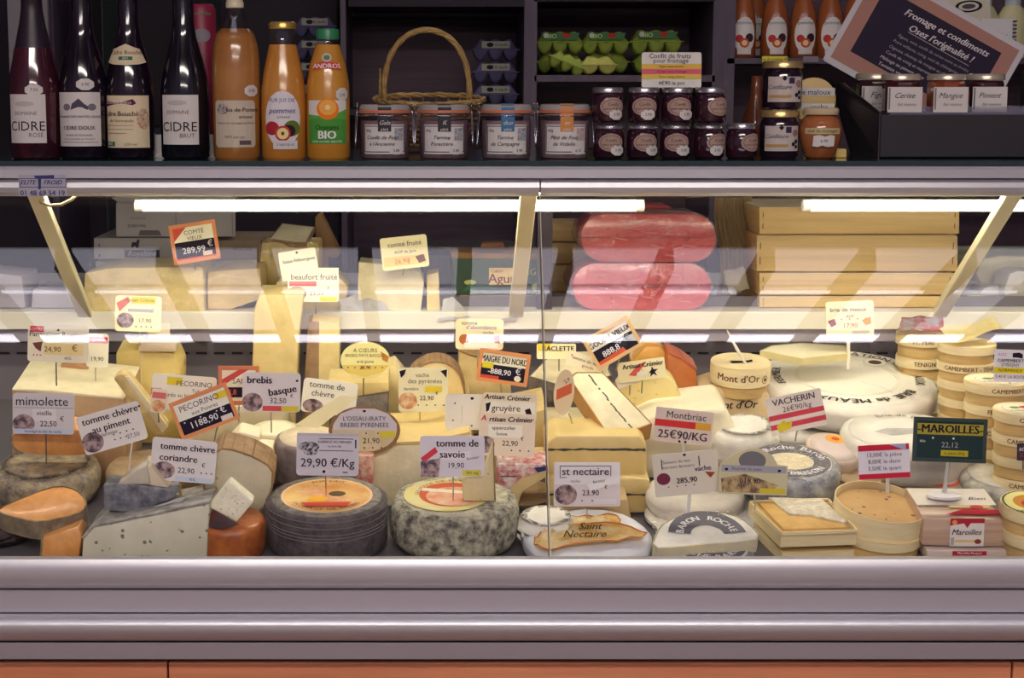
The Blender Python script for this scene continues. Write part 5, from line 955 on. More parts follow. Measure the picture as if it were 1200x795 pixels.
t = top_solid('pale cheese slab lying on the left of the large brie wheel', 'cheese_slab', 'cheese', [(892, 411), (905, 405), (940, 402), (990, 405), (996, 414), (940, 420)], (940, 411, 3.28), 12, .014, C_((240, 232, 196), 14), side=C_((230, 216, 160), 16), bev=.002)
t = wheel('flat white brie with faint script in front of the large brie', 1062, 506, 3.05, 76, 44, mat((232, 228, 216), (204, 198, 190), 14, .7, bump=.5), mat((238, 234, 222), (218, 212, 202), 10, .7, bump=.3), tilt=9, bev=9, rough=.002); ring_text(t, 'Brie de pays', 52, 12, (110, 104, 106), 80); topmarks(t, [('q', [(-38, 2), (-20, 16), (20, 6), (16, -8), (-20, -10)], mat((196, 194, 190), (170, 168, 166), 30, .6))], lift=.001); clip(t)  # the grey patch on top is a painted sheen, not print
# ---------------------------------------------------------------- wooden boxes
def wbox(lab, cx, cy, Y, r, h, txt=None, top=None, group=None, tilt=0, tsz=7, tiltx=0, lidh=.45, col=(110, 70, 50), name='cheese_box', open_=None, ta=0):
    s = mpp(cx, cy, Y); rx = Matrix.Rotation(math.radians(tilt), 3, 'X') @ Matrix.Rotation(math.radians(tiltx), 3, 'Y'); n = rx @ Vector((0, 0, 1)); t = thing(name, lab, 'cheese box', P(cx, cy, Y)-n*h*s, group, rx.to_euler())
    if open_ is None:
        part('box_base', lathe([(0, 0), (r-3, 0), (r-3, h*.6), (0, h*.6)], 44, s), WOODB, t, smooth=40); part('box_lid', lathe([(r-1.6, h*(1-lidh)), (r, h*(1-lidh)), (r, h), (0, h)], 44, s), WOODL, t, smooth=40)
        part('rim', lathe([(r-1.2, h), (r-.4, h+.8), (r-1.6, h+.8), (r-1.8, h)], 44, s, cap=False), WOODL, t, smooth=40)
    else:
        part('box_wall', lathe([(r-3, 0), (r, 0), (r, h), (r-1.3, h), (r-1.6, h*.15), (0, h*.15)], 48, s, cap=False), WOODL, t, smooth=40)
    if txt:
        R = (r+.2)*s; fn = lambda x, y, o=0: Vector(((R+o)*math.sin(x*s/R+ta), -(R+o)*math.cos(x*s/R+ta), (h*(1-lidh/2)+y*-1)*s)); marks(t, fn, [('t', txt, 0, 0, tsz, col, .015)])
    if top: marks(t, lambda x, y, o=0: Vector((x*s, -y*s, h*s+.0008+o)), top)
    return t, s, h
t, s, h = wbox('round wooden box printed mont d\'or with a white stick on its lid', 868, 424, 3.25, 35, 36, "Mont d'Or", None, None, 8, 12, lidh=.62, ta=-.25)
marks(t, lambda x, y, o=0: Vector((x*s, -y*s, h*s+.001+o)), [('q', [(-12, 4), (4, 0), (10, -3), (14, -6), (14, 2), (6, 5), (-12, 9)], (40, 32, 40)), ('q', [(-12, -1), (2, 1), (0, 4), (-12, 2)], (40, 32, 40))]); R = 35.3*s
marks(t, lambda x, y, o=0: Vector(((R+o)*math.sin(x*s/R+.75), -(R+o)*math.cos(x*s/R+.75), (22-y)*s)), [('o', 0, 0, 5, 5, (150, 120, 90)), ('o', 0, 0, 4, 4, (232, 208, 160)), ('o', 0, 0, 2, 2.4, (80, 60, 60))])
st = thing('price_stick', 'thin white plastic stick leaning on the mont d\'or box', 'stick', P(875, 428, 3.24)); part('body', tube(bmesh.new(), [Vector((0, 0, 0)), P(864, 410, 3.23)-st.location, P(852, 387, 3.22)-st.location], [.0022, .003, .0012], 8), mat((244, 240, 230)), st)
t = blk('beige paper parcel printed mont d\'or under the round wooden box', [(822, None), (822, 462), (840, 456), (902, 462), (906, None)], 3.22, .1, C_((222, 196, 150), 16, rough=.6, bump=.4), name='cheese_parcel', bev=.006); marks(t, face(t, 3.218, 862, 478), [('t', "Mont d'Or", -4, -3, 13, (60, 44, 40), .015, -2, .3), ('o', -36, -14, 7, 8, (196, 166, 120)), ('o', -36, -14, 6, 7, (222, 196, 150))])
cg = 'round wooden camembert boxes in stacks'
lab_c = mat((236, 226, 196), (226, 210, 170), 60)
def cstack(cx, cy, Y, r, h, n, where, txts, toplabel=None, tilt=3, tsz=7):
    for i in range(n-1, -1, -1):
        pos = ['top', 'second from the top', 'third from the top', 'fourth from the top', 'fifth from the top', 'lowest'][i] if i < n-1 or n == 1 else 'lowest'
        s = mpp(cx, cy, Y); wbox('round wooden cheese box, %s %s' % (pos, where), cx+random.uniform(-1, 1), cy+i*h*.985, Y, r, h*.97, txts[i % len(txts)], toplabel if i == 0 else None, cg, tilt, tsz, ta=random.uniform(-.3, .2))
LBL = [('o', 0, 0, 28, 28, (232, 226, 210)), ('o', 0, 0, 26, 26, (200, 196, 186)), ('o', 0, 0, 24, 24, mat((232, 222, 190), (220, 206, 180), 50)), ('o', 6, -6, 10, 7, (200, 70, 60)), ('t', 'CAMEMBERT', 0, 12, 7, INK), ('o', -10, -4, 6, 5, (110, 140, 80))]
cstack(1078, 391, 3.34, 28, 26, 5, 'of the stack behind the others', ['ST. PERE', 'TENIGNE'])
cstack(1133, 402, 3.17, 33, 21, 6, 'of the middle stack', ['', 'CAMEMBERT - TENIGNE', 'TENIGNE', 'CAMEMBERT', ''])
cstack(1169, 446, 3.04, 37, 25, 5, 'of the front right stack', ['CAMEMBERT', 'FERMIER', 'CAMEMBERT', 'FERMIER'], LBL)
cstack(1200, 480, 2.92, 35, 26, 4, 'of the stack at the right picture edge', ['CAMEMBERT', 'CAMEMBERT DE', 'FERMIER'], LBL, tsz=7.5)
cstack(1208, 590, 2.74, 34, 30, 2, 'at the lower right corner', ['', ''], [('o', 0, 0, 32, 32, (60, 90, 70)), ('o', 0, 0, 30, 30, (236, 226, 150)), ('o', 0, 0, 20, 20, (206, 140, 60)), ('o', 0, 4, 12, 10, (190, 70, 50)), ('t', 'COULOMMIERS', 0, 24, 7, (40, 70, 50), .02)], tilt=12)
t = thing('wrapping_paper', 'folded cream paper with cheese on the middle box stack', 'paper', P(1138, 398, 3.17)); paper('sheet', t.location, [(1104, 388), (1165, 372), (1176, 384), (1120, 402)], [3.16, 3.2, 3.14, 3.12], .008, mat((232, 220, 170), (214, 196, 136), 14, .6), t, seed=11, thick=.002)
t = thing('printed_pouch', 'small red and white printed pouch behind the box stacks', 'pouch', P(1078, 390, 3.33)); paper('sheet', t.location, [(1056, 372), (1106, 370), (1104, 389), (1052, 388)], [3.36, 3.36, 3.31, 3.31], .006, mat((206, 200, 214), (206, 110, 100), 40, .25, coat=.6, sharp=.7), t, seed=12, thick=.003)
# open wooden boxes
t = top_solid('square wooden cheese box lying lower at the front', 'square_box', 'cheese box', [(884, 613), (918, 648), (1000, 645), (968, 608)], (940, 628, 2.80), 12, .036, WOODB, side=WOODL)
t = top_solid('open square wooden box with a yellow cheese and crumbly white rind', 'square_box', 'cheese box', [(879, 591), (916, 627), (1003, 624), (970, 588)], (940, 607, 2.79), 12, .022, WOODB, side=WOODL, body='box_tray'); 
A_ = P(940, 603, 2.79); t_ = math.radians(12); n_ = Vector((0, -math.sin(t_), math.cos(t_)))
def onp(t, name, pts, m, h, lift=0, bev=.002, rough=0): 
    wp = [onplane(x, y, A_+n_*lift, n_) for x, y in pts]; return part(name, prism(wp, -n_*h, bev, rough), m, t, world=True, smooth=35)
onp(t, 'cheese', [(888, 588), (918, 620), (994, 618), (965, 586)], mat((226, 186, 112), (206, 160, 84), 30, .6, bump=.5), .01, .000); onp(t, 'white_rind', [(900, 583), (925, 602), (950, 603), (990, 612), (992, 610), (972, 592), (962, 583)], mat((244, 238, 220), (206, 190, 160), 70, .9, bump=1.0), .005, .004, rough=.0025)
for a, b in (((879, 590), (916, 626)), ((916, 626), (1003, 623)), ((1003, 623), (970, 587)), ((970, 587), (879, 590))):
    wa, wb = [onplane(x, y, A_, n_) for x, y in (a, b)]; d = (wb-wa).normalized(); o_ = d.cross(n_)*.0025
    part('box_side', prism([wa, wb, wb+n_*.004-Vector((0, 0, 0)), wa+n_*.004], o_, .0004), WOODL, t, world=True)
for i, (cx, cy, k) in enumerate(((1030, 640, 'lowest'), (1031, 615, 'middle'))): wbox('round shallow wooden box, %s of the stack under the spiced cheese' % k, cx, cy, 2.80, 51, 26, None, None, 'shallow round wooden boxes', 12, tiltx=3)
t, s, h = wbox('open round wooden box filled with brown spiced cheese, top of its stack', 1033, 588, 2.80, 54, 28, None, None, 'shallow round wooden boxes', 13, open_=1, tiltx=5)
part('cheese', lathe([(0, 21), (30, 21), (50, 20), (52, 18), (52, 4), (0, 4)], 48, s, cap=False), mat((206, 168, 112), (190, 148, 92), 14, .7, bump=.5, spots=((120, 80, 50), 60, .22)), t, smooth=40)
# pack with red label
STR = mat((206, 176, 150), (176, 140, 124), 14, .35, stretch=(.3, 1, 9), coat=.5, bump=.15)
t = blk('wrapped square cheese pack lying lowest at the front right', [(1086, None), (1086, 645), (1182, 645), (1182, None)], 2.735, .12, mat((214, 196, 186), (196, 176, 170), 14, .3, coat=.5), name='cheese_pack'); marks(t, face(t, 2.734, 1134, 650), [('b', -18, -4, 22, 1, (176, 40, 60)), ('t', 'Maroilles Fauquet', 2, -1.6, 4, WHITE)])
q = [(1080, 640), (1082, 607), (1176, 609), (1179, 642)]
t = blk('wrapped square cheese pack with white and dark red label carrying the green sign', q, 2.74, .12, STR, name='cheese_pack', bev=.004, dz=.20); s = mpp(1130, 600, 2.78)
marks(t, face(t, 2.738, 1133, 624), [('b', -20, -17, 20, 17, (226, 216, 210)), ('q', [(-20, -17), (20, -17), (20, -11), (4, -11), (0, -5), (-4, -11), (-20, -8)], (176, 44, 58)), ('t', 'Maroilles', -1, 0, 9.5, INK, .01, 0, .3), ('b', -14, 9, 16, 12, (226, 190, 130)), ('o', 13, 11, 4, 3, (140, 60, 50)), ('o', -15, -12, 3, 3, (236, 150, 90)), ('b', -19, 6, -15, 15, (170, 166, 170))])
O = P(1130, 608, 2.74)-t.location; tp = lambda x, y, o=0: O+Vector((x*s, .060-y*s*.9, .0015+(.060-y*s*.9)*.20+o+.0005)); marks(t, tp, [('b', -46, -38, 47, 12, (222, 212, 200)), ('q', [(-20, 40), (4, 24), (46, 26), (48, 40)], (176, 44, 58)), ('b', -10, 14, 38, 20, (226, 196, 130)), ('t', 'Bien', 28, -6, 12, INK, 0, 0, .4), ('o', 22, 18, 8, 5, (200, 70, 60)), ('t', 'ardennes', -30, 18, 9, (70, 70, 90))], base=.0006)
t = wheel('round cheese in film with an orange label behind the green sign stem', 1108, 560, 2.98, 34, 46, mat((206, 190, 176), (170, 140, 130), 24, .4, coat=.5), mat((214, 204, 196), (190, 170, 160), 30, .4, coat=.5), bev=6, tilt=14); topmarks(t, [('o', -6, 0, 26, 26, (232, 120, 70)), ('o', -6, 0, 20, 20, (220, 210, 220)), ('q', [(-20, -6), (8, -8), (10, 6), (-18, 8)], (110, 116, 170))]); clip(t)
t = wheel('whitish mould covered wheel at the right edge above the corner box', 1180, 556, 2.95, 54, 50, mat((216, 212, 196), (140, 134, 126), 30, .8, bump=.8), mat((226, 220, 204), (190, 182, 168), 26, .8, bump=.6), bev=9, rough=.0025); clip(t)
t = wheel('white mould wheel half hidden behind the green sign', 1140, 540, 3.06, 48, 50, mat((214, 210, 196), (150, 144, 134), 30, .8, bump=.7), bev=8, rough=.002); clip(t)
for cx, cy, Y, r, h, lab in ((1010, 560, 2.96, 34, 50, 'pale round cheese filling the gap behind the spiced cheese box'), (700, 560, 3.06, 60, 60, 'pale wheel hidden behind the ash line cheeses'), (610, 575, 3.0, 40, 60, 'tan wheel behind the printed wedge'), (180, 545, 3.02, 56, 44, 'grey wheel in shade behind the coriander card'), (1050, 560, 3.02, 30, 40, 'pale round under the red and white notice')):
    t = wheel(lab, cx, cy, Y, r, h, mat((186, 160, 120), (150, 124, 96), 24, .7, bump=.4), bev=7); clip(t)
# ================================================================ PRICE CARDS (dim cool light is put into the lilac grey card colours)
def dots(x, y, w, n=6, c=INK): return [('o', x+i*w/(n-1), y, 1, .8, c) for i in range(n)]
def price(x, y, s_='22,90', sz=9, c=INK): return [('t', s_, x, y, sz, c), ('t', '€', x+sz*1.9, y-sz*.7, sz*.6, c)]
def neon(x0, y0, x1, y1, c=YEL): return ('b', x0, y0, x1, y1, c)
TG = (90, 80, 96)
# upper shelf
sign('black price card in orange frame with red corner, comté vieux, on the upper shelf blocks', 228, 284, 53, 44, -9, 3.38, [('b', -24, -19, 24, 19, CREAM), ('b', -24, -2, 24, 19, (40, 32, 44)), ('q', [(-25, -20), (-6, -20), (-25, -2)], (222, 90, 76)), ('t', 'COMTÉ', 1, -12, 7, TG), ('t', 'VIEUX', 1, -5, 6.5, TG), ('t', '289,99', -2, 9, 10, WHITE, .01), ('t', '€', 18, 4, 10, WHITE), ('b', 8, 12, 19, 17, (226, 216, 196)), ('b', -24, 17, 24, 20, (214, 90, 70))], bg=ORG, frame=(226, 140, 84), pin=(228, 312, .04))
sign('white tilted name card reading suisse fribourgeois on the yellow chunk', 350, 310, 44, 34, -9, 3.36, [('t', 'Suisse Fribourgeois', 1, -5, 5.8, INK, .01), ('o', 0, 6, 1, 1, INK), ('o', 0, -14, 1.3, 1.3, INK)], pin=(352, 340, .04), r=2)
sign('wide white price card reading beaufort fruité on the upper shelf', 367, 334, 60, 40, 0, 3.345, [('q', [(-30, -12), (30, -16), (30, -20), (-30, -20)], CREAM), ('t', 'beaufort fruité', 1, -9, 9.5, INK), ('b', -28, -4, 4, 1.5, (226, 106, 110)), ('o', -19, 10, 11, 8, PHOTO), ('t', '23,50', 4, 10, 7.5, INK), neon(8, 14, 28, 19), ('t', '€', 18, 4, 5, INK)], pin=(370, 366, .05), r=3)
sign('cream tilted price card reading comté fruité above the pale wedge', 474, 296, 55, 38, -6, 3.38, [('t', 'comté fruité', 1, -10, 8, TG), ('t', 'AOP du Jura', 1, -1, 5, TG), ('b', -25, 4, 25, 15, (240, 216, 140)), ('t', '26,90', -4, 10, 8, (214, 110, 70)), ('q', [(12, 6), (22, 4), (24, 12), (16, 14)], (120, 70, 50)), ('t', 'f', 4, 11, 9, RED)], bg=(248, 238, 190), pin=(472, 318, .04), r=3)
sign('cream price card with a yellow highlight reading emmental', 162, 368, 54, 42, 2, 3.20, [('t', 'Artisan Crémier', 2, -16, 5.4, (90, 80, 40)), neon(-8, -20, 20, -12), ('q', [(-26, -12), (-12, -20), (-10, -14), (-22, -2)], (224, 110, 100)), ('b', -14, -9, 20, 0, (250, 246, 226)), ('t', 'emmental', 3, -4.4, 7.6, INK), ('o', -15, 8, 10, 9, PHOTO), ('t', '17,90', 8, 8, 7, INK)]+dots(-2, 15, 18, 4), pin=(164, 400, .03), bg=(250, 244, 196))
sign('partly hidden pale card behind the emmental card', 186, 388, 26, 18, 0, 3.26, [], bg=(240, 226, 196), pin=(186, 412, .02), r=2)
sign('cream price card reading parmigiano reggiano on a metal pin', 68, 403, 71, 44, 2, 3.02, [('b', -33, -20, -17, -13, (216, 60, 80)), ('t', 'OFFRE', -25, -16.4, 5, (250, 200, 200)), ('o', 0, -16, 1.6, 1.2, INK), ('t', 'Parmigiano Reggiano', 0, -10.5, 8.6, INK), ('q', [(-30, 0), (-18, -2), (-20, 10), (-26, 6)], (120, 60, 40)), ('b', -16, 0, 30, 13, (246, 226, 160)), ('t', '24,90', -6, 7, 9, (110, 50, 50)), ('t', '€', 20, 5, 11, (150, 70, 40)), ('t', '45%', 12, 17, 5, TG)]+dots(-28, 14, 8, 3, RED), pin=(66, 447), bg=(248, 242, 214))
sign('second cream card with red tag half hidden behind the parmigiano card', 114, 411, 26, 40, 2, 3.12, [('b', -10, -16, 12, -9, (216, 70, 86)), ('t', 'promo', 1, -12.5, 5, (250, 210, 210)), ('t', '19,90', 0, 10, 7, INK)], pin=(112, 446), bg=(246, 240, 214))
sign('white price card, dimmed to lilac grey, reading mimolette vieille on a thin pin', 51, 485, 72, 48, 1, 2.90, [('t', 'mimolette', -2, -14, 15, INK), ('b', -35, -7, 35, -6.4, (150, 146, 156)), ('b', -13, -6, 15, 9, (226, 222, 224)), ('t', 'vieille', 1, -.5, 8, INK), ('o', -23, 12, 13, 11, PHOTO), ('t', '22,50', 6, 12, 9, INK), ('t', '€', 22, 6, 8, INK), ('b', -35, 18, 35, 24, (196, 206, 226)), ('t', 'fromage au lait de vache', 0, 21, 4.4, TG)], pin=(54, 538), bg=(214, 208, 212), r=4)
sign('white tilted price card reading tomme chèvre au piment on a white pin', 131, 502, 76, 46, -16, 2.84, [('t', 'tomme chèvre', 2, -15, 11.5, INK, .02), ('t', 'au piment', 0, -3, 11.5, INK, .02), ('t', 'fermier', -4, 5, 6.5, INK), ('o', -26, 10, 13, 12, PHOTO), ('t', '27,50', 22, 15, 7, TG), ('o', 38, -16, 1.4, 1.2, INK)]+dots(0, 8, 24, 4)+dots(0, 14, 14, 3), pin=(150, 558), pinmat=mat((232, 228, 228)), bg=(232, 226, 222))
sign('white price card reading tomme chèvre coriandre on a short wooden pin', 215, 540, 76, 50, 5, 2.80, [('t', 'tomme chèvre', 4, -15, 11, INK, .02), ('t', 'coriandre', -6, -2, 11.5, INK, .02), ('o', -22, 13, 13, 10, PHOTO), ('t', '22,90', 4, 12, 9, INK), ('t', '€', 24, 4, 7, INK), ('b', -8, 19, 36, 24, (200, 212, 230)), ('t', '45%', 12, 21.5, 4.4, TG)]+dots(22, 13, 12, 3), pin=(212, 578), pinmat=mat((180, 150, 110)), pinr=1.6, bg=(226, 220, 220))
sign('white card reading pecorino with yellow marker stripe', 215, 461, 76, 42, 4, 3.02, [neon(-20, -18, -2, -9), ('t', 'PECORINO', 12, -11, 8.5, TG), ('t', 'Tube', 16, -3, 6, TG), ('b', -38, -4, -26, 4, (224, 120, 130)), ('t', 'sardo au lait cru', -2, 3, 6.4, TG), ('t', '60,0 %', 4, 13, 8, TG), ('o', -30, 14, 7, 6, PHOTO)], pin=(230, 490), bg=(248, 244, 226))
sign('tilted black and white price card reading pecorino aux poivres in an orange frame', 239, 482, 70, 44, -21, 2.93, [('b', -32, -18, 32, 19, (246, 242, 232)), ('b', -32, 2, 32, 19, (38, 30, 52)), ('t', 'PECORINO', -2, -11, 10, TG), ('t', 'aux Poivres', 2, -2.5, 7, TG), neon(18, -15, 32, -7), ('t', '1188,90', -4, 11, 11, WHITE, .01), ('t', '€', 22, 6, 12, WHITE), ('b', 16, 13, 30, 19, (226, 220, 216))]+dots(-26, 5, 40, 3, WHITE), pin=(250, 519), bg=ORG, frame=(230, 150, 96))
sign('red and cream card half hidden left of the brebis basque card', 280, 452, 46, 44, 0, 2.98, [('b', -20, -18, 22, 18, CREAM), ('q', [(-22, -6), (6, -22), (14, -20), (-22, 2)], (224, 90, 84)), ('t', 'SAIN', 2, -5, 9, TG), ('b', -20, 2, 22, 14, (40, 32, 50)), ('t', '8,8', -8, 8, 9, (226, 110, 90))], pin=(280, 490), bg=ORG, frame=(226, 134, 90))
sign('white price card, tinted lilac for cool light, reading brebis basque with red and yellow tags', 318, 460, 68, 46, 1, 2.94, [('t', 'brebis', -14, -14, 12, INK, .03), ('t', 'basque', 13, -2, 12, INK, .03, -10), ('o', -22, 12, 12, 11, PHOTO), ('t', '32,50', 8, 10, 9, INK), ('t', '€', 24, 4, 6, INK), ('b', -10, 16, 12, 22, (222, 90, 96)), ('b', 12, 16, 32, 22, (226, 206, 70)), ('o', 30, -14, 1.6, 1.3, INK)], pin=(318, 502), bg=(232, 224, 226))
sign('cream card reading tomme de chèvre behind the folded cream slip', 386, 466, 64, 40, 7, 3.06, [('t', 'tomme de', -4, -13, 10, INK), ('t', 'chèvre', -8, -3, 10, INK), ('o', -18, 12, 12, 8, PHOTO)], pin=(400, 492), bg=(248, 244, 226))
t = thing('paper_slip', 'plain cream paper slip lying diagonally over the tomme de chèvre card', 'paper', P(380, 490, 2.99)); paper('sheet', t.location, [(400, 463), (420, 466), (372, 502), (344, 499)], [3.0, 3.0, 2.97, 2.97], .002, mat((248, 240, 206), rough=.6), t)
sign('yellowish oval price card with dotted edge behind the tomme cards', 428, 422, 58, 43, 0, 3.13, [('t', 'A CŒURS', 0, -11, 6.5, (110, 96, 40)), ('t', 'BREBIS PAYS BASQUE', 0, -5, 5, (110, 96, 40)), ('t', 'ardi gasna', 0, 2, 5, TG), ('q', [(-28, 6), (28, 6), (20, 15), (0, 20), (-20, 15)], (232, 206, 110)), ('t', '28,90', 0, 9, 6, (90, 60, 40)), ('q', [(18, -10), (28, -4), (26, 3), (20, 0)], (200, 140, 70))]+dots(-20, 9, 40, 6, (120, 70, 40)), shape='oval', pin=(426, 458), bg=(240, 232, 160))
sign('round shouldered card reading l\'ossau iraty brebis pyrenees with a brown edge', 427, 505, 84, 58, 0, 2.95, [('o', 0, 0, 38, 25, mat((222, 206, 170), (206, 186, 146), 40)), ('q', [(-36, -8), (-28, -20), (-12, -26), (12, -26), (28, -20), (38, -8), (38, -1), (-36, -1)], (214, 208, 216)), ('t', "L'OSSAU-IRATY", 0, -14, 7.4, TG, .01), ('t', 'BREBIS PYRENEES', 0, -6.5, 7.4, TG, .01), neon(18, 1, 36, 8, (222, 206, 70)), ('t', '21,90', 8, 12, 9, INK), ('o', 0, -23, 2, 1.4, INK)]+dots(2, 3, 14, 2)+dots(0, 20, 20, 3), shape='oval', pin=(420, 545), bg=(150, 110, 70))
sign('white price card, dimmed to grey, reading 29,90 €/Kg with a black ink drawing, above the black wheel', 384, 533, 73, 50, 1, 2.78, [('b', -36, -25, 36, -22, (196, 192, 202)), ('o', -22, -9, 12, 6, mat((40, 34, 48), (180, 176, 184), 180, sharp=.8)), ('o', -20, -4, 9, 5, mat((40, 34, 48), (190, 186, 194), 180, sharp=.8)), ('b', -10, -19, 30, -18.3, INK), ('b', -10, -5, 30, -4.4, INK), ('t', 'AUBERGE DU FERMIER', 8, -15, 4, TG), ('t', 'au bon lait', 8, -10, 3.8, TG), ('b', 32, -18, 33.4, -8, INK), ('t', '29,90 €/Kg', 0, 10, 14, (70, 64, 80), .012), ('o', -4, 20, 1.8, 1.8, INK), ('b', 18, 20, 24, 21, INK)], pin=(382, 575), bg=(206, 202, 212), r=4)
sign('cream price card reading vache des pyrénées with a small round picture', 496, 457, 58, 52, 0, 3.05, [('t', 'vache', -1, -17, 7, TG), ('t', 'des pyrénées', 2, -10, 7.6, TG), neon(2, -4, 22, 3, (240, 216, 60)), ('t', 'fermière', -14, -1, 5, TG), ('o', -18, 13, 11, 10, PHOTO2), ('t', '22,90', 4, 10, 7.5, INK), ('q', [(-28, -22), (-20, -24), (-22, -18), (-26, -14)], INK), ('q', [(20, -22), (28, -24), (27, -14), (24, -18)], INK), ('t', '€', 16, 4, 5, INK)]+dots(-6, 18, 30, 4), pin=(492, 494), bg=(250, 242, 196))
sign('cream price card reading tomme d\'abondance in front of the upper shelf', 562, 392, 56, 36, 1, 3.16, [('t', 'tomme', -12, -13, 6.4, INK), ('t', "d'abondance", 2, -8, 7.2, INK), ('t', 'vache', 10, -2, 5.6, INK), ('o', -18, 6, 6, 6, (190, 110, 60)), ('t', '27,90', 4, 6, 8, (214, 120, 80)), ('b', -18, 10, 22, 16, (250, 246, 232)), ('q', [(16, 2), (24, 0), (24, 10), (18, 10)], (150, 70, 50))], pin=(560, 428), bg=(244, 228, 184))
sign('black price card in an orange frame reading maigre du nord', 590, 431, 58, 36, 8, 3.12, [('b', -26, -15, 27, -2, (248, 244, 214)), ('b', -26, -2, 27, 15, (36, 30, 48)), ('t', 'MAIGRE DU NORD', 0, -8, 10.6, INK, .03), neon(-25, -4, -12, 3, (224, 210, 50)), ('t', '-888,90', -4, 6, 9, WHITE, .02), ('t', '€', 18, 3, 11, WHITE), ('b', -26, 11, -4, 15, (214, 80, 60)), ('o', 18, 11, 4, 3.5, (236, 230, 214))], pin=(588, 462), bg=ORG, frame=(222, 146, 86))
sign('plain white card with pinholes behind the gruyère card', 545, 483, 46, 42, 1, 2.99, [('o', 8, -16, 2, 1.6, INK), ('o', -12, -10, 1, 1, TG), ('o', -14, 10, 1, 1, TG), ('o', 8, 16, 1, 1, TG), ('b', -4, -8, -3.4, 14, (220, 214, 206))], pin=(545, 530), bg=(250, 246, 232))
sign('cream price card reading gruyère, upper of the two crémier cards', 597, 478, 64, 34, 2, 2.96, [('t', 'Artisan', -18, -12, 8, INK, .03, 0, .2), ('t', 'Crémier', 10, -11, 8, INK, .03, 0, .2), ('b', -28, -7, 30, 8, (250, 246, 230)), ('t', 'gruyère', -4, 1, 11, INK), ('q', [(-28, -4), (-22, -6), (-24, 4), (-27, 6)], INK), ('q', [(18, 2), (24, 0), (27, 8), (20, 8)], INK), ('o', -22, 13, 9, 3.6, PHOTO), ('t', '€', 16, 13, 5, INK)], pin=(597, 510), bg=(248, 234, 204))
sign('cream price card reading appenzeller under the gruyère card', 594, 510, 66, 50, 2, 2.92, [('t', 'A', -28, -19, 9, RED, .03, 0, .2), ('t', 'rtisan Crémier', 4, -18, 8.6, INK, .03, 0, .2), ('b', -22, -12, 18, 3, (250, 246, 232)), ('t', 'appenzeller', -4, -8, 6, INK), ('t', 'Suisse', -6, -1, 5.4, INK), ('o', -24, 12, 10, 10, PHOTO), ('t', '22,90', 4, 10, 8.5, INK), ('t', '€', 18, 4, 6, INK)]+dots(6, 18, 20, 3), pin=(590, 548), bg=(244, 228, 206))
sign('white price card, tinted lilac for cool light, reading tomme de savoie with a pink picture strip, front centre', 530, 535, 76, 48, 0, 2.77, [('t', 'tomme de', 6, -15, 12, INK, .02), ('b', -16, -6, 22, 4, (232, 226, 232)), ('t', 'savoie', 0, -2, 12, INK, .02), ('q', [(-37, 2), (-20, -11), (-17, -5), (-34, 8)], (220, 70, 84)), ('q', [(-37, 6), (-14, 2), (-16, 24), (-37, 24)], PHOTO), ('t', '19,90', 4, 11, 9, INK), ('b', 12, 16, 34, 23, (220, 210, 90)), ('t', '28% mg', 23, 19.5, 4.6, TG), ('t', 'fermier', 24, 2, 5, TG, 0, -10)], pin=(531, 590), bg=(222, 216, 226))
sign('yellow edged card with printed letters behind the glass joint', 652, 412, 46, 18, 0, 3.20, [neon(-22, -9, -7, -1), ('t', 'RACLETTE', 2, -3, 8, INK, .02)], pin=(655, 430), bg=(250, 242, 190), r=2)
sign('tilted black price card reading vieux with an orange frame at the glass joint', 718, 402, 58, 38, -30, 3.10, [('b', -26, -16, 26, -2, (248, 242, 226)), ('b', -26, -2, 26, 16, (40, 36, 48)), ('t', 'GOUDA VIEUX', 0, -8, 9.4, INK, .03), ('b', -6, -20, 12, -15, (224, 110, 110)), ('t', '888,8', -6, 7, 10, WHITE, .02), ('q', [(-26, 12), (8, 10), (10, 16), (-26, 16)], (220, 100, 66)), ('t', '€', 18, 4, 11, (150, 170, 200)), ('q', [(4, 0), (26, 2), (26, 12)], (220, 220, 226))], pin=(722, 430), bg=ORG, frame=(232, 190, 130))
sign('small cream tilted label on the wedge left of the vieux card', 688, 426, 50, 18, 18, 3.14, [('t', 'tomme de vache', 0, -2, 5.6, TG), ('t', 'grande', 2, 4, 5, TG), ('o', 20, 4, 1, 1, INK), ('o', -20, -4, 1, 1, RED)], pin=(690, 440), bg=(250, 242, 206), r=4)
sign('cream card with stars and a red stripe behind the pale round cheese', 752, 434, 56, 24, -8, 3.12, [('q', [(-16, 4), (-2, -8), (6, -8), (-8, 6)], (224, 100, 90)), ('t', 'Artisan Crémier', 2, -6, 8, INK, .03), ('t', '★', 0, 0, 2, INK), ('q', [(8, 4), (11, 1), (12, -3), (14, 1), (19, 1), (15, 4), (17, 9), (13, 6), (9, 9), (10, 5)], INK), ('b', -6, 2, 6, 6, (250, 246, 232))], pin=(752, 456), bg=(250, 240, 186), r=2)
sign('narrow white card with dark marks below the starred card', 736, 446, 28, 12, -20, 3.13, [('q', [(-6, -2), (4, -4), (2, 3), (-2, 2)], INK)], pin=(738, 458), bg=(248, 246, 236), r=1)
sign('narrow oval card seen edge on, with orange band, at the glass joint', 661, 460, 24, 54, 6, 3.0, [('q', [(-9, -2), (8, -12), (9, 0), (-8, 10)], (224, 110, 74)), ('t', '2,9', 2, -14, 6, INK, 0, -40), ('o', 0, 0, .1, .1, INK)], shape='oval', pin=(672, 498), bg=(238, 216, 176), yaw=0)
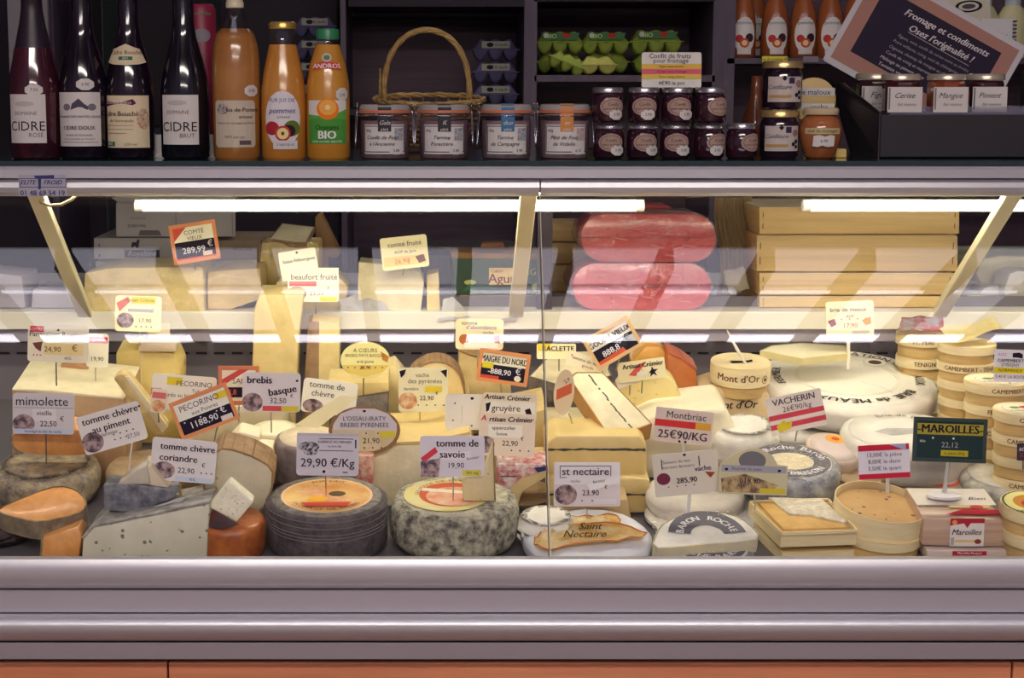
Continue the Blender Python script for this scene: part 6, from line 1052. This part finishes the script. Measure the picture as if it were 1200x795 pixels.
sign('orange and lilac price card reading montbriac 25€90/KG', 801, 500, 68, 40, 6, 2.93, [('t', 'Montbriac', 2, -12, 11.5, INK), ('b', -34, -6, 14, 2, (216, 60, 64)), ('b', 14, -6, 32, 2, (226, 170, 60)), ('t', '25€90/KG', 0, 11, 13.5, (70, 60, 76), .02), ('o', -3, 18, 1.6, 1.4, INK), ('o', 4, 18, 1.6, 1.4, INK)], pin=(802, 535), pinmat=mat((226, 220, 214)), pinr=1.6, bg=(226, 206, 196), r=1)
sign('red striped white price card reading vacherin on the soft white cheeses', 933, 483, 66, 44, -12, 2.98, [('t', 'VACHERIN', 0, -15, 10.5, TG, .02), ('t', '26€90/kg', 2, -5.5, 9, TG), ('b', -33, -1, 33, 5, (222, 80, 96)), ('b', -33, 10, 33, 16, (222, 80, 96)), ('q', [(-26, 12), (-16, 6), (-12, 12), (-6, 8), (-10, 18), (-24, 20)], (236, 214, 60))], pin=(932, 512), bg=(244, 232, 220), r=1)
sign('mottled beige price card reading vache on a white pin in front of white wheels', 804, 555, 76, 50, -6, 2.78, [('t', 'Saveurs de nos', -10, -15, 5.4, TG), ('t', 'terroirs fermiers', -8, -9, 5.4, TG), ('b', -28, -19, -26.8, -7, INK), ('b', 16, -19, 17.2, -7, INK), ('t', 'vache', 20, -4, 8.6, (70, 70, 110), .02), ('o', -27, 4, 8, 7, (120, 50, 70)), ('t', '285,90', 0, 8, 9, INK, .02), ('q', [(22, 0), (34, 2), (28, 8)], (150, 70, 50)), ('o', 0, -22, 2, 1.4, INK)]+dots(-22, 14, 30, 4, (150, 60, 50)), pin=(806, 598), pinmat=mat((232, 230, 230)), pinr=2, bg=(214, 206, 192), r=2)
sign('round topped mottled price card with a grey picture between white wheel and blue wheel', 883, 554, 80, 54, 2, 2.76, [('o', -2, -14, 16, 11, (120, 118, 122)), ('b', -38, -8, 38, 0, (170, 168, 178)), ('t', 'fourme du pays', -8, -4, 5.6, TG), ('q', [(-38, 8), (-10, 2), (30, 14), (20, 24), (-36, 24)], mat((196, 170, 120), (110, 80, 60), 70, sharp=.6)), ('t', '018,90', -4, 10, 9, INK, .01), ('b', 8, 18, 38, 24, (214, 196, 60)), ('o', -32, -3, 2, 1.6, INK), ('o', 30, -3, 2, 1.6, INK)], shape=[(-40, 26), (-40, -8), (-30, -16), (-18, -24), (-6, -28), (8, -28), (22, -20), (28, -10), (40, -9), (40, 26)], pin=(885, 592), bg=(206, 198, 160))
sign('cream price card reading brie de meaux on a white stick in the large brie', 996, 374, 56, 42, -2, 3.26, [('t', 'brie de meaux', -2, -11, 7.4, TG), ('t', 'AOP', 0, -3, 4.6, TG), ('q', [(-26, 2), (-18, -1), (-16, 6), (-22, 9)], (150, 80, 90)), ('t', '17,90', 0, 8, 8, (190, 130, 80)), ('q', [(14, 2), (24, -2), (25, 6), (18, 8)], (222, 160, 90)), ('b', 2, 14, 22, 17, (200, 196, 190))]+dots(-10, 0, 28, 4, (200, 120, 70)), pin=(994, 428), pinmat=mat((246, 240, 226)), pinr=2.2, bg=(246, 232, 204), r=3)
sign('red and white notice with prices per piece, half and quarter, on the spiced cheese', 1036, 541, 60, 40, -3, 2.78, [('b', -30, -20, 30, -13, (204, 44, 70)), ('b', -30, 14, 30, 20, (204, 44, 70)), ('q', [(6, -20), (26, -20), (26, -12)], (170, 180, 210)), ('t', '13,00€ la pièce', 0, -8, 6.8, TG), ('t', '8,00€ le demi', 0, 0, 6.8, TG), ('t', '3,50€ le quart', 0, 8, 6.8, TG)], bg=(232, 228, 238), pin=(1040, 572), pinmat=mat((230, 226, 220)), pinr=2, r=1)
sign('dark green framed price sign reading maroilles on a clear stem and white foot', 1113, 516, 84, 50, 2, 2.80, [('b', -40, -23, 40, 23, (40, 60, 62)), ('b', -39, -19, 39, -6, (176, 164, 60)), ('t', '-MAROILLES-', 0, -12.5, 13.5, INK, .035), ('t', '22,12', 0, 6, 9, (176, 176, 180)), ('b', -10, 12, 22, 19, (190, 176, 50)), ('t', 'la pièce 200g', 6, 15.5, 4.6, INK), ('t', 'kilo', -32, 2, 4.6, WHITE), ('o', -20, -2, 1.2, 1.2, WHITE), ('o', 4, -2, 1.2, 1.2, WHITE)], pin=(1106, 583, .01), foot=20, pinmat=mat((190, 190, 190), rough=.2, coat=.6), pinr=2.4, bg=(44, 70, 66), frame=(40, 62, 58), r=3)
sign('white price card with black cow and yellow band reading camembert normande', 1184, 429, 38, 38, 2, 3.0, [('q', [(2, -15), (10, -16), (14, -14), (14, -9), (8, -10), (2, -10)], INK), ('t', 'AOC', -10, -13, 5, (190, 130, 190)), ('t', 'CAMEMBERT', 0, -6, 5.4, INK, .01), ('t', "D'ISIGNY", 0, -1, 5.4, INK), ('b', -19, 2, 19, 9, (232, 214, 40)), ('t', 'NORMANDE', 0, 5.5, 5, INK), ('t', '5,40 € LA BOITE', 0, 13, 5, TG)], bg=(232, 228, 238), pin=(1184, 450, .01), r=1)
sign('small dark label with white letters hanging at the right picture edge', 1199, 530, 14, 20, 0, 2.82, [('t', 'AOP', 0, -3, 6, WHITE), ('t', '5,4', 0, 4, 6, (200, 60, 60))], bg=(60, 50, 66), r=1, pin=(1199, 545))
sign('small pinkish card with rosy picture between pecorino cards', 186, 470, 18, 28, 6, 3.0, [('o', 0, 6, 8, 7, PHOTO2), ('b', -8, -10, 8, -3, (226, 120, 120))], bg=(240, 226, 206), pin=(186, 490), r=2)
sign('white price card reading st nectaire with a framed title, right of the glass joint', 688, 568, 78, 52, 0, 2.80, [('b', -38, -26, 38, 0, (232, 228, 232)), ('b', -32, -22, 28, -21.2, INK), ('b', -32, -22, -31.2, -8, INK), ('b', 27.2, -22, 28, -10, INK), ('b', -32, -8.6, -24, -7.8, INK), ('t', 'st nectaire', -2, -15, 13, (70, 60, 80), .015), ('q', [(0, 0), (38, -10), (38, -3), (4, 8)], (238, 234, 236)), ('t', 'vache', -14, -4, 5, TG), ('t', 'fermier', 14, -4, 5, TG, 0, -10), ('o', -25, 12, 13, 12, PHOTO), ('t', '23,90', 4, 10, 9, INK), ('t', '€', 22, 3, 6, INK), ('b', 8, 17, 34, 23, (226, 222, 226))]+dots(-6, 19, 12, 2), pin=(688, 602), bg=(222, 212, 214), r=2)
